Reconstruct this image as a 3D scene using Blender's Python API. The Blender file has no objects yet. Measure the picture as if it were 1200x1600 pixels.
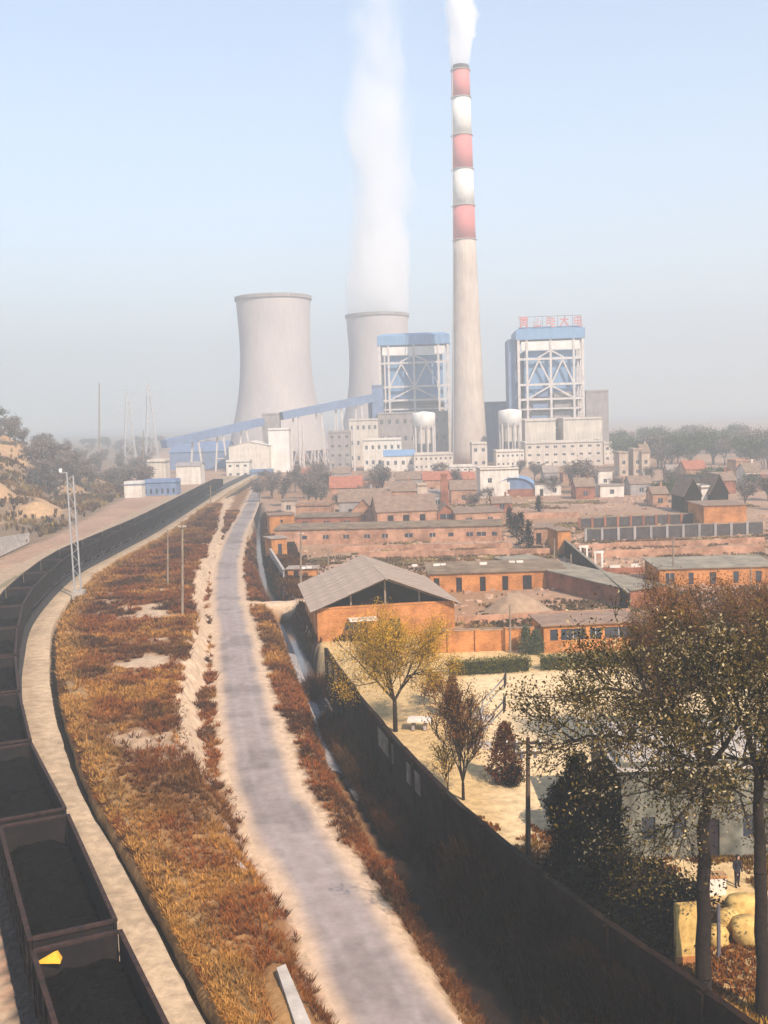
import bpy, math, random
import numpy as np
from mathutils import Vector, Matrix, noise as mnoise

C = bpy.context.scene
COL = C.collection
R = math.radians
rnd = random.Random(7)
nr = np.random.RandomState(11)

# ------------------------------------------------------------------ camera
F_PX, PITCH, ROLL, CAM_H = 1650.0, math.atan(145 / 1650.0), R(1.75), 25.0
_r0 = Vector((1, 0, 0)); _u0 = Vector((0, math.sin(PITCH), math.cos(PITCH)))
_f = Vector((0, math.cos(PITCH), -math.sin(PITCH)))
_r = _r0 * math.cos(ROLL) - _u0 * math.sin(ROLL)
_u = _r0 * math.sin(ROLL) + _u0 * math.cos(ROLL)
cam_d = bpy.data.cameras.new('camera'); cam = bpy.data.objects.new('camera', cam_d); COL.objects.link(cam)
_m = Matrix((_r, _u, -_f)).transposed().to_4x4(); _m.translation = Vector((0, 0, CAM_H))
cam.matrix_world = _m
cam_d.sensor_fit = 'VERTICAL'; cam_d.sensor_height = 24.0; cam_d.lens = 24.0 * F_PX / 1600.0
cam_d.clip_start = 0.5; cam_d.clip_end = 20000
C.camera = cam

# ------------------------------------------------------------------ light
SUN_EL, SUN_PHI = 42.0, 30.0          # elevation; angle from straight behind the camera towards the right
w = bpy.data.worlds.new('World'); C.world = w; w.use_nodes = True
wn = w.node_tree; bg = wn.nodes['Background']; bg.inputs['Strength'].default_value = 0.15
sky = wn.nodes.new('ShaderNodeTexSky'); sky.sky_type = 'NISHITA'; sky.sun_disc = False
sky.sun_elevation = R(SUN_EL); sky.sun_rotation = R(180 - SUN_PHI)
sky.air_density = 1.0; sky.dust_density = 0.2; sky.ozone_density = 1.0
wn.links.new(sky.outputs['Color'], bg.inputs['Color'])
sd = bpy.data.lights.new('sun', 'SUN'); sd.energy = 5.0; sd.angle = R(0.5); sd.color = (1.0, 0.83, 0.66)
sun = bpy.data.objects.new('sun', sd); COL.objects.link(sun)
S = Vector((math.sin(R(SUN_PHI)) * math.cos(R(SUN_EL)), -math.cos(R(SUN_PHI)) * math.cos(R(SUN_EL)), math.sin(R(SUN_EL))))
sun.rotation_euler = S.to_track_quat('Z', 'Y').to_euler(); sun.location = S * 100
vs = C.view_settings
vs.view_transform = 'Standard'; vs.look = 'None'; vs.gamma = 1.0; vs.use_curve_mapping = False; vs.exposure = 0.76
C.cycles.use_denoising = True
C.cycles.volume_bounces = 12
C.cycles.max_bounces = 14; C.cycles.diffuse_bounces = 3; C.cycles.glossy_bounces = 2
HAZE_DENSITY = 0.00098

# ------------------------------------------------------------------ pixel helpers (photo pixels 1200 x 1600 -> world)
def ray(u, v):
    return (_f * F_PX + _r * (u - 600) - _u * (v - 800)).normalized()
def P(u, v, h=0.0):
    d = ray(u, v); t = (h - CAM_H) / d.z
    return Vector((d.x * t, d.y * t, h))
def D(u, v, y):
    d = ray(u, v); t = y / d.y
    return Vector((d.x * t, y, CAM_H + d.z * t))

# ------------------------------------------------------------------ object helpers
def tag(o, label=None, cat=None, group=None, kind=None):
    if label: o['label'] = label
    if cat: o['category'] = cat
    if group: o['group'] = group
    if kind: o['kind'] = kind
    return o
def empty(name, loc=(0, 0, 0), rz=0.0, label=None, cat=None, group=None):
    o = bpy.data.objects.new(name, None); o.empty_display_size = 0.5; COL.objects.link(o)
    o.location = loc; o.rotation_euler = (0, 0, rz)
    return tag(o, label, cat, group)
def mesh_np(name, verts, faces, mat, parent=None, col=None, smooth=False):
    verts = np.asarray(verts, dtype=np.float32).reshape(-1, 3); faces = np.asarray(faces, dtype=np.int32)
    me = bpy.data.meshes.new(name); k = faces.shape[1]
    me.vertices.add(len(verts)); me.vertices.foreach_set('co', verts.ravel())
    me.loops.add(faces.size); me.loops.foreach_set('vertex_index', faces.ravel())
    me.polygons.add(len(faces)); me.polygons.foreach_set('loop_start', np.arange(0, faces.size, k, dtype=np.int32))
    me.polygons.foreach_set('loop_total', np.full(len(faces), k, dtype=np.int32))
    if smooth: me.polygons.foreach_set('use_smooth', np.ones(len(faces), dtype=bool))
    me.update(calc_edges=True)
    if col is not None:
        a = me.color_attributes.new('col', 'FLOAT_COLOR', 'POINT')
        c4 = np.ones((len(verts), 4), dtype=np.float32); c4[:, :3] = col; a.data.foreach_set('color', c4.ravel())
    if mat: me.materials.append(mat)
    o = bpy.data.objects.new(name, me); COL.objects.link(o)
    if parent: o.parent = parent
    return o
class MB:
    def __init__(s): s.v = []; s.f = []
    def add(s, vs_, fs_):
        b = len(s.v); s.v += [tuple(p) for p in vs_]; s.f += [tuple(b + i for i in f) for f in fs_]; return s
    def box(s, x0, y0, z0, x1, y1, z1):
        return s.add([(x0,y0,z0),(x1,y0,z0),(x1,y1,z0),(x0,y1,z0),(x0,y0,z1),(x1,y0,z1),(x1,y1,z1),(x0,y1,z1)],
                     [(0,3,2,1),(4,5,6,7),(0,1,5,4),(1,2,6,5),(2,3,7,6),(3,0,4,7)])
    def tube(s, a, b, r0, r1=None, n=6, caps=True):
        a = Vector(a); b = Vector(b); r1 = r0 if r1 is None else r1
        d = (b - a)
        if d.length < 1e-6: return s
        d.normalize(); x = d.orthogonal().normalized(); y = d.cross(x)
        vs_ = []
        for p, r in ((a, r0), (b, r1)):
            for i in range(n):
                t = 2 * math.pi * i / n; vs_.append(p + x * (r * math.cos(t)) + y * (r * math.sin(t)))
        fs_ = [(i, (i + 1) % n, n + (i + 1) % n, n + i) for i in range(n)]
        if caps: fs_ += [tuple(range(n - 1, -1, -1)), tuple(range(n, 2 * n))]
        return s.add(vs_, fs_)
    def beam(s, a, b, w_, h_=None):
        a = Vector(a); b = Vector(b); h_ = h_ or w_; d = (b - a).normalized()
        up = Vector((0, 0, 1)) if abs(d.z) < 0.95 else Vector((0, 1, 0))
        x = d.cross(up).normalized() * (w_ / 2); y = x.cross(d).normalized() * (h_ / 2)
        return s.add([a-x-y, a+x-y, a+x+y, a-x+y, b-x-y, b+x-y, b+x+y, b-x+y],
                     [(0,3,2,1),(4,5,6,7),(0,1,5,4),(1,2,6,5),(2,3,7,6),(3,0,4,7)])
    def lathe(s, prof, n=48, cx=0, cy=0, cap=True):
        vs_ = []
        for r, z in prof:
            for i in range(n):
                t = 2 * math.pi * i / n; vs_.append((cx + r * math.cos(t), cy + r * math.sin(t), z))
        fs_ = []
        for k in range(len(prof) - 1):
            for i in range(n):
                j = (i + 1) % n; fs_.append((k*n+i, k*n+j, (k+1)*n+j, (k+1)*n+i))
        if cap: fs_ += [tuple(range(n - 1, -1, -1)), tuple(range((len(prof)-1)*n, len(prof)*n))]
        return s.add(vs_, fs_)
    def build(s, name, mat, parent=None, smooth=False):
        me = bpy.data.meshes.new(name); me.from_pydata(s.v, [], s.f)
        if smooth:
            for p in me.polygons: p.use_smooth = len(p.vertices) == 4
        if mat: me.materials.append(mat)
        o = bpy.data.objects.new(name, me); COL.objects.link(o)
        if parent: o.parent = parent
        return o
def children(o): return [c for c in bpy.data.objects if c.parent == o]
_kids = {}
def copy_tree(o, parent=None, kids=None):
    c = o.copy(); COL.objects.link(c); c.parent = parent
    for ch in list(o.children): copy_tree(ch, c)
    return c

# ------------------------------------------------------------------ materials
def mat(name, col, col2=None, scale=1.0, rough=0.9, bump=0.0, bscale=None, spec=0.2, metal=0.0, detail=5.0, stretch=(1, 1, 1), streak=0.0, lo=0.35, hi=0.65):
    m = bpy.data.materials.new(name); m.use_nodes = True; nt = m.node_tree; N = nt.nodes; L = nt.links
    b = N['Principled BSDF']; b.inputs['Roughness'].default_value = rough; b.inputs['Specular IOR Level'].default_value = spec
    b.inputs['Metallic'].default_value = metal
    tc = N.new('ShaderNodeTexCoord'); mp = N.new('ShaderNodeMapping'); mp.inputs['Scale'].default_value = stretch
    L.new(tc.outputs['Object'], mp.inputs['Vector'])
    n1 = N.new('ShaderNodeTexNoise'); n1.inputs['Scale'].default_value = scale; n1.inputs['Detail'].default_value = detail
    n1.inputs['Roughness'].default_value = 0.62
    L.new(mp.outputs['Vector'], n1.inputs['Vector'])
    rp = N.new('ShaderNodeValToRGB'); rp.color_ramp.elements[0].position = lo; rp.color_ramp.elements[1].position = hi
    c2 = col2 or tuple(x * 0.7 for x in col)
    rp.color_ramp.elements[0].color = (*c2, 1); rp.color_ramp.elements[1].color = (*col, 1)
    L.new(n1.outputs['Fac'], rp.inputs['Fac']); out = rp.outputs['Color']
    if streak > 0:
        n3 = N.new('ShaderNodeTexNoise'); mp3 = N.new('ShaderNodeMapping'); mp3.inputs['Scale'].default_value = (1.6, 1.6, 0.12)
        L.new(tc.outputs['Object'], mp3.inputs['Vector']); L.new(mp3.outputs['Vector'], n3.inputs['Vector']); n3.inputs['Scale'].default_value = 0.8
        n3.inputs['Detail'].default_value = 6
        mx = N.new('ShaderNodeMix'); mx.data_type = 'RGBA'; mx.blend_type = 'MULTIPLY'; mx.inputs['Factor'].default_value = streak
        r3 = N.new('ShaderNodeValToRGB'); r3.color_ramp.elements[0].position = 0.35; r3.color_ramp.elements[1].position = 0.62
        r3.color_ramp.elements[0].color = (0.35, 0.3, 0.27, 1)
        L.new(n3.outputs['Fac'], r3.inputs['Fac']); L.new(out, mx.inputs[6]); L.new(r3.outputs['Color'], mx.inputs[7]); out = mx.outputs[2]
    L.new(out, b.inputs['Base Color'])
    if bump > 0:
        n2 = N.new('ShaderNodeTexNoise'); n2.inputs['Scale'].default_value = bscale or scale * 6; n2.inputs['Detail'].default_value = 6
        L.new(mp.outputs['Vector'], n2.inputs['Vector'])
        bp = N.new('ShaderNodeBump'); bp.inputs['Strength'].default_value = bump; bp.inputs['Distance'].default_value = 0.1
        L.new(n2.outputs['Fac'], bp.inputs['Height']); L.new(bp.outputs['Normal'], b.inputs['Normal'])
    return m
def brickmat(name, col, col2, mortar, sc=1.0, soot=0.5):
    m = bpy.data.materials.new(name); m.use_nodes = True; nt = m.node_tree; N = nt.nodes; L = nt.links
    b = N['Principled BSDF']; b.inputs['Roughness'].default_value = 0.95; b.inputs['Specular IOR Level'].default_value = 0.1
    tc = N.new('ShaderNodeTexCoord'); sx = N.new('ShaderNodeSeparateXYZ'); L.new(tc.outputs['Object'], sx.inputs[0])
    ad = N.new('ShaderNodeMath'); ad.operation = 'ADD'; L.new(sx.outputs[0], ad.inputs[0]); L.new(sx.outputs[1], ad.inputs[1])
    cx = N.new('ShaderNodeCombineXYZ'); L.new(ad.outputs[0], cx.inputs[0]); L.new(sx.outputs[2], cx.inputs[1])
    br = N.new('ShaderNodeTexBrick'); br.inputs['Scale'].default_value = 4.0 * sc; br.inputs['Color1'].default_value = (*col, 1)
    br.inputs['Color2'].default_value = (*col2, 1); br.inputs['Mortar'].default_value = (*mortar, 1)
    br.inputs['Mortar Size'].default_value = 0.025; br.inputs['Brick Width'].default_value = 1.0; br.inputs['Row Height'].default_value = 0.28
    L.new(cx.outputs[0], br.inputs['Vector'])
    n = N.new('ShaderNodeTexNoise'); n.inputs['Scale'].default_value = 0.35; n.inputs['Detail'].default_value = 8; n.inputs['Roughness'].default_value = 0.7
    L.new(tc.outputs['Object'], n.inputs['Vector'])
    rp = N.new('ShaderNodeValToRGB'); rp.color_ramp.elements[0].position = 0.38; rp.color_ramp.elements[1].position = 0.6
    g = 1 - soot; rp.color_ramp.elements[0].color = (g, g * 0.95, g * 0.92, 1)
    L.new(n.outputs['Fac'], rp.inputs['Fac'])
    mx = N.new('ShaderNodeMix'); mx.data_type = 'RGBA'; mx.blend_type = 'MULTIPLY'; mx.inputs['Factor'].default_value = 1
    L.new(br.outputs['Color'], mx.inputs[6]); L.new(rp.outputs['Color'], mx.inputs[7]); L.new(mx.outputs[2], b.inputs['Base Color'])
    bp = N.new('ShaderNodeBump'); bp.inputs['Strength'].default_value = 0.5; bp.inputs['Distance'].default_value = 0.02
    L.new(br.outputs['Fac'], bp.inputs['Height']); bp.invert = True; L.new(bp.outputs['Normal'], b.inputs['Normal'])
    return m
def vcolmat(name, nscale=1.5, var=0.45, translucent=0.0, bump=0.0, rough=0.95):
    m = bpy.data.materials.new(name); m.use_nodes = True; nt = m.node_tree; N = nt.nodes; L = nt.links
    b = N['Principled BSDF']; b.inputs['Roughness'].default_value = rough; b.inputs['Specular IOR Level'].default_value = 0.08
    a = N.new('ShaderNodeVertexColor'); a.layer_name = 'col'; out = a.outputs['Color']
    if var > 0:
        tc = N.new('ShaderNodeTexCoord'); n = N.new('ShaderNodeTexNoise'); n.inputs['Scale'].default_value = nscale; n.inputs['Detail'].default_value = 9
        n.inputs['Roughness'].default_value = 0.72
        L.new(tc.outputs['Object'], n.inputs['Vector'])
        mr = N.new('ShaderNodeMapRange'); mr.inputs[1].default_value = 0.3; mr.inputs[2].default_value = 0.7
        mr.inputs[3].default_value = 1 - var; mr.inputs[4].default_value = 1 + var
        L.new(n.outputs['Fac'], mr.inputs[0])
        mx = N.new('ShaderNodeVectorMath'); mx.operation = 'SCALE'; L.new(out, mx.inputs[0]); L.new(mr.outputs[0], mx.inputs['Scale']); out = mx.outputs[0]
        if bump > 0:
            bp = N.new('ShaderNodeBump'); bp.inputs['Strength'].default_value = bump; bp.inputs['Distance'].default_value = 0.25
            L.new(n.outputs['Fac'], bp.inputs['Height']); L.new(bp.outputs['Normal'], b.inputs['Normal'])
    L.new(out, b.inputs['Base Color'])
    if translucent > 0:
        t = N.new('ShaderNodeBsdfTranslucent'); L.new(out, t.inputs['Color']); ms = N.new('ShaderNodeMixShader'); ms.inputs[0].default_value = translucent
        L.new(b.outputs[0], ms.inputs[1]); L.new(t.outputs[0], ms.inputs[2]); L.new(ms.outputs[0], N['Material Output'].inputs['Surface'])
    return m

M = {}
M['ground'] = vcolmat('ground_soil', 1.3, 0.35, bump=0.5)
M['foliage'] = vcolmat('foliage', var=0, translucent=0.25)
M['brush'] = vcolmat('dry_brush', var=0, translucent=0.2)
M['hedge_core'] = mat('hedge_core', (0.03, 0.035, 0.014), None, 5)
M['bark'] = mat('bark', (0.032, 0.021, 0.015), (0.013, 0.009, 0.007), 6, bump=0.6)
M['bark_grey'] = mat('bark_grey', (0.17, 0.13, 0.11), (0.08, 0.06, 0.05), 4)
M['wagon'] = mat('wagon_steel', (0.016, 0.011, 0.011), (0.006, 0.005, 0.006), 1.2, rough=0.8, bump=0.2)
M['wagon_rim'] = mat('wagon_rim', (0.05, 0.024, 0.018), (0.014, 0.009, 0.009), 2.5, rough=0.8)
M['coal'] = mat('coal', (0.006, 0.0055, 0.006), (0.002, 0.002, 0.002), 4, rough=0.9, bump=1.0, bscale=8, spec=0.05)
M['ballast'] = mat('ballast', (0.06, 0.052, 0.05), (0.016, 0.014, 0.014), 3, bump=0.8, bscale=18)
M['steel_rail'] = mat('rail_steel', (0.25, 0.2, 0.17), None, 4, rough=0.5, metal=0.6)
M['concrete'] = mat('concrete', (0.5, 0.45, 0.4), (0.36, 0.32, 0.28), 1.2, bump=0.2, streak=0.3)
M['tower_concrete'] = mat('tower_concrete', (0.56, 0.5, 0.48), (0.48, 0.43, 0.42), 0.06, streak=0.15, stretch=(1, 1, 0.5))  # concrete paled towards the haze colour, standing in for haze
M['chimney_concrete'] = mat('chimney_concrete', (0.62, 0.53, 0.45), (0.52, 0.43, 0.37), 0.1, streak=0.25)
M['red_paint'] = mat('red_paint', (0.6, 0.2, 0.18), (0.52, 0.17, 0.155), 0.15, rough=0.6)  # faded red, lightened further to paint in haze
M['white_paint'] = mat('white_paint', (0.83, 0.8, 0.76), (0.68, 0.65, 0.6), 0.2, rough=0.7, streak=0.15)
M['soot'] = mat('soot_stained', (0.12, 0.1, 0.1), (0.06, 0.05, 0.05), 0.3)
M['blue_metal'] = mat('blue_cladding', (0.22, 0.36, 0.56), (0.18, 0.31, 0.5), 0.3, rough=0.5, streak=0.2)  # blue paled so the colour carries some of the haze
M['blue_dull'] = mat('blue_dull', (0.2, 0.27, 0.42), (0.15, 0.21, 0.34), 0.3, rough=0.6, streak=0.2)  # greyed blue, haze partly painted into it
M['steel_white'] = mat('pale_steel', (0.68, 0.62, 0.58), (0.5, 0.45, 0.42), 0.5, rough=0.6)
M['dark_steel'] = mat('dark_steel', (0.16, 0.15, 0.17), (0.09, 0.08, 0.09), 0.5, rough=0.6)
M['cream'] = mat('cream_render', (0.72, 0.64, 0.54), (0.56, 0.49, 0.42), 0.15, streak=0.3)
M['white_render'] = mat('white_render', (0.8, 0.73, 0.64), (0.64, 0.58, 0.5), 0.5, streak=0.25)
M['pale_wash'] = mat('pale_wash', (0.24, 0.225, 0.18), (0.1, 0.1, 0.08), 1.2, streak=0.6)
M['tan_render'] = mat('tan_render', (0.58, 0.45, 0.34), (0.42, 0.32, 0.25), 0.5, streak=0.3)
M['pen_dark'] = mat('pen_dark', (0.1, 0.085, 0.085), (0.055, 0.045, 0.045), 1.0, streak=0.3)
M['grey_render'] = mat('grey_render', (0.4, 0.35, 0.33), (0.29, 0.26, 0.25), 0.3, streak=0.3)
M['brick_orange'] = brickmat('brick_orange', (0.7, 0.28, 0.085), (0.5, 0.19, 0.06), (0.45, 0.28, 0.14))
M['brick_red'] = brickmat('brick_red', (0.42, 0.15, 0.08), (0.33, 0.115, 0.065), (0.3, 0.2, 0.14))
M['brick_dark'] = brickmat('brick_dark', (0.032, 0.014, 0.009), (0.014, 0.008, 0.006), (0.025, 0.018, 0.013), soot=0.8)  # darkened brick; carries painted shade on boundary wall, storehouse gable and lane wall
M['brick_hazed'] = brickmat('brick_hazed', (0.62, 0.32, 0.19), (0.5, 0.26, 0.16), (0.45, 0.33, 0.24))  # haze painted into the brick: paler, pinker copy for distant walls
M['roof_grey'] = mat('asbestos_sheet', (0.42, 0.34, 0.28), (0.25, 0.2, 0.17), 1.1, bump=0.2, streak=0.3)
M['roof_tile'] = mat('old_clay_tile', (0.3, 0.2, 0.14), (0.19, 0.125, 0.09), 0.8, bump=0.5, bscale=5)
M['roof_red'] = mat('red_tile', (0.45, 0.16, 0.09), (0.3, 0.11, 0.07), 0.8)
M['roof_weeds'] = mat('weedy_roof', (0.27, 0.19, 0.12), (0.13, 0.09, 0.06), 0.5, bump=0.6, bscale=4)
M['roof_green'] = mat('mossy_slab', (0.3, 0.26, 0.19), (0.17, 0.14, 0.11), 0.5, bump=0.3)
M['opening'] = mat('dark_door_wood', (0.035, 0.025, 0.03), (0.015, 0.012, 0.015), 2)
M['glass'] = mat('window_glass', (0.05, 0.06, 0.08), (0.03, 0.035, 0.05), 1, rough=0.15, spec=0.5)
M['water'] = mat('ditch_water', (0.12, 0.12, 0.13), (0.06, 0.06, 0.065), 1.5, rough=0.08, spec=0.6, bump=0.04, bscale=5)
M['pole_wood'] = mat('weathered_pole', (0.33, 0.25, 0.18), (0.2, 0.15, 0.11), 2, streak=0.3)
M['galv'] = mat('galvanised', (0.5, 0.5, 0.5), (0.36, 0.36, 0.37), 2, rough=0.5, metal=0.3)
M['yellow'] = mat('yellow_lump', (0.8, 0.42, 0.04), (0.6, 0.3, 0.03), 3)
M['paper'] = mat('white_litter', (0.85, 0.85, 0.85), (0.7, 0.7, 0.72), 8)
M['dark_cloth'] = mat('dark_cloth', (0.025, 0.022, 0.03), (0.015, 0.013, 0.018), 6)
M['skin'] = mat('skin', (0.42, 0.24, 0.16), (0.36, 0.2, 0.13), 5, rough=0.6)
M['hair'] = mat('black_hair', (0.012, 0.01, 0.01), None, 10)
M['sack'] = mat('pale_sack', (0.66, 0.44, 0.15), (0.4, 0.25, 0.08), 2.5, bump=0.3)
M['rubber'] = mat('black_board', (0.03, 0.025, 0.03), None, 2)

# asphalt with pale wheel tracks, made from the U coordinate stored in a colour attribute
M['asphalt'] = vcolmat('asphalt', 0.9, 0.22, bump=0.1, rough=0.9)

# ------------------------------------------------------------------ plan lines
def poly(px, h): return np.array([[P(u, v, h).x, P(u, v, h).y] for u, v in px])
def smooth_line(pts, n=6):
    pts = np.asarray(pts, float); out = []
    for i in range(len(pts) - 1):
        p0 = pts[max(i-1, 0)]; p1 = pts[i]; p2 = pts[i+1]; p3 = pts[min(i+2, len(pts)-1)]
        for k in range(n):
            t = k / n
            out.append(0.5 * ((2*p1) + (-p0+p2)*t + (2*p0-5*p1+4*p2-p3)*t*t + (-p0+3*p1-3*p2+p3)*t**3))
    out.append(pts[-1]); return np.array(out)
def sdist(x, y, L):
    """signed distance to polyline L, positive to the right of its direction"""
    x = np.asarray(x, float); y = np.asarray(y, float)
    best = np.full(x.shape, 1e18); sgn = np.ones(x.shape)
    for a, b in zip(L[:-1], L[1:]):
        d = b - a; l2 = (d**2).sum()
        if l2 < 1e-9: continue
        t = np.clip(((x - a[0]) * d[0] + (y - a[1]) * d[1]) / l2, 0, 1)
        dx = x - (a[0] + t * d[0]); dy = y - (a[1] + t * d[1]); q = dx*dx + dy*dy
        s_ = np.where(d[1] * (x - a[0]) - d[0] * (y - a[1]) >= 0, 1.0, -1.0)
        mk = q < best; best = np.where(mk, q, best); sgn = np.where(mk, s_, sgn)
    return np.sqrt(best) * sgn
def offset(L, off):
    d = np.gradient(L, axis=0); d /= np.linalg.norm(d, axis=1)[:, None] + 1e-9
    return L + np.stack([d[:, 1], -d[:, 0]], 1) * off
def sm(a, b, x):
    t = np.clip((x - a) / (b - a), 0, 1); return t * t * (3 - 2 * t)

EMB = 2.1
rim = [(352,746),(330,757),(250,800),(180,832),(112,864),(49,920),(28,976),(24,1025),(30,1080),(50,1160),(100,1258),(183,1440),(262,1600)]
rim_w = poly(rim, EMB + 0.55 + 3.25)[::-1]
# extend the line behind the camera's foot and far towards the plant
rim_w = np.vstack([[rim_w[0] + (rim_w[0] - rim_w[1]) * 1.6], rim_w, [rim_w[-1] + np.array([-2., 90.])]])
RAIL = offset(smooth_line(rim_w, 8), -1.6)
RAIL_FAR = RAIL[-1]
scarp = smooth_line(np.vstack([[[3, 15.]], poly([(505,1640),(440,1500),(392,1375),(352,1310),(312,1200),(300,1130),(310,1070),(320,1005),(316,930),(343,845),(352,800),(368,765)], 0)]), 5)
ROAD = smooth_line(np.vstack([[[6, 5.], [2.6, 34.]], poly([(625,1600),(565,1500),(512,1400),(450,1300),(407,1200),(383,1100),(367,1000),(357,940),(357,878),(370,835),(388,800),(400,770),(402,750)], 0)]), 6)
STREAM = smooth_line(np.vstack([[[8.2, 25.]], poly([(790,1600),(680,1430),(600,1290),(562,1230),(540,1185),(512,1110),(487,1060),(462,1000),(440,960),(420,925),(410,895),(404,850),(404,800)], -2.8)]), 5)
WALL = poly([(1290,1680),(1180,1600),(950,1440),(830,1350),(720,1258),(640,1180),(560,1085),(520,1030),(503,1003)], 2.8)
HILL = np.vstack([[[-52, -40.], [-50, 60.]], poly([(0,862),(100,822),(195,772),(250,748)], 4), [[-150, 560.], [-190, 900.]]])
CULV_Y = float(P(420, 942).y)

def fbm(x, y, s, seed=0.0, oct=4):
    x = np.asarray(x, float); y = np.asarray(y, float); out = np.zeros(x.shape); amp = 1.0; tot = 0
    for o in range(oct):
        f = s * 2**o
        xi = x * f + seed * 13.7 + o * 7.3; yi = y * f - seed * 5.1 + o * 3.1
        x0 = np.floor(xi); y0 = np.floor(yi); fx = xi - x0; fy = yi - y0; fx = fx*fx*(3-2*fx); fy = fy*fy*(3-2*fy)
        def h(a, b):
            q = np.sin(a * 127.1 + b * 311.7 + seed * 17.0) * 43758.5453; return q - np.floor(q)
        v = (h(x0, y0)*(1-fx) + h(x0+1, y0)*fx)*(1-fy) + (h(x0, y0+1)*(1-fx) + h(x0+1, y0+1)*fx)*fy
        out += v * amp; tot += amp; amp *= 0.5
    return out / tot

def fields(x, y):
    f = {}
    f['rail'] = sdist(x, y, RAIL); f['scarp'] = sdist(x, y, scarp); f['road'] = sdist(x, y, ROAD)
    f['stream'] = sdist(x, y, STREAM); f['hill'] = -sdist(x, y, HILL); f['wall'] = sdist(x, y, WALL)
    return f
def height(x, y, f=None):
    f = f or fields(x, y)
    x = np.asarray(x, float); y = np.asarray(y, float)
    jag = (fbm(x, y, 0.35, 3) - 0.5) * 1.6
    s_ = f['scarp'] + jag
    emb = EMB * (1 - sm(-1.1, 0.6, s_ + (fbm(x, y, 1.1, 37) - .5) * 1.0)) * (1 - sm(330, 420, y) * 0.3)
    rough = (fbm(x, y, 0.25, 1) - 0.5)
    terrace = sm(5.6, 8, f['rail']) * (1 - sm(-1.5, 0, s_))
    h = emb + terrace * rough * 0.9
    # drain beside the service path
    h = h - 1.0 * sm(2.2, 3.0, f['rail']) * (1 - sm(6.2, 6.9, f['rail'])) * (1 - sm(125, 145, y))
    h = h - 0.12 * sm(1.6, 2.0, f['rail']) * (1 - sm(5.5, 6.0, f['rail']))
    # shoulder strip and stream banks
    wl = np.interp(y, [30, 60, 100, 150, 300], [3.6, 4.2, 4.0, 3.6, 3.0]); wr = np.interp(y, [30, 60, 90, 150, 300], [3.6, 2.4, 1.6, 1.6, 2.0])
    ds = f['stream']; a = np.where(ds < 0, -ds / wl, ds / wr)
    bank = -2.95 * (1 - sm(0.16, 1.0, a))
    culv = 1 - (1 - sm(1.4, 2.6, np.abs(y - CULV_Y))) * (np.abs(ds) < 9)
    bank = bank * culv * (1 - sm(300, 330, y)) * (y > 0)
    h = h + bank * (np.abs(f['road']) > 2.2)
    h = h + np.where((np.abs(f['road']) > 3.4) & (s_ > 1) & (ds < 0), (fbm(x, y, 0.6, 5) - 0.5) * 0.35, 0)
    # compound and village ground, nearly level
    h = h + np.where(ds > 4, (fbm(x, y, 0.04, 8) - 0.5) * 0.25, 0)
    # loess hill
    t = f['hill'] + (fbm(x, y, 0.03, 4) - 0.5) * 26
    t = np.clip(t, 0, None)
    base = 31 * sm(0, 92, t) + 3.0 * sm(90, 300, t)
    step = 4.2; q = base + (fbm(x, y, 0.02, 6) - 0.5) * 3 * sm(0, 20, t); k = np.floor(q / step); fr = q / step - k
    terr = (k + sm(0.62, 0.98, fr)) * step
    gul = (fbm(x, y, 0.09, 9) - 0.5) * 3.2 * sm(4, 30, t)
    hh = np.where(t > 0, 0.35 * base + 0.65 * np.clip(terr, 0, None) + gul, 0)
    fade = 1 - sm(520, 800, y) * 0.85
    h = h + np.clip(hh, 0, None) * fade * (f['hill'] > 0)
    return h
def hz(x, y): return float(height(np.array([x]), np.array([y]))[0])

_ts = 30 * 1.012 ** np.arange(300)
def hit(u, v):
    d = ray(u, v); xs = d.x/d.y*_ts; zs = CAM_H + d.z/d.y*_ts; g = height(xs, _ts); k = np.nonzero(zs < g)[0]; i = k[0] if len(k) else len(_ts) - 1
    return Vector((xs[i], _ts[i], g[i]))
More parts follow.
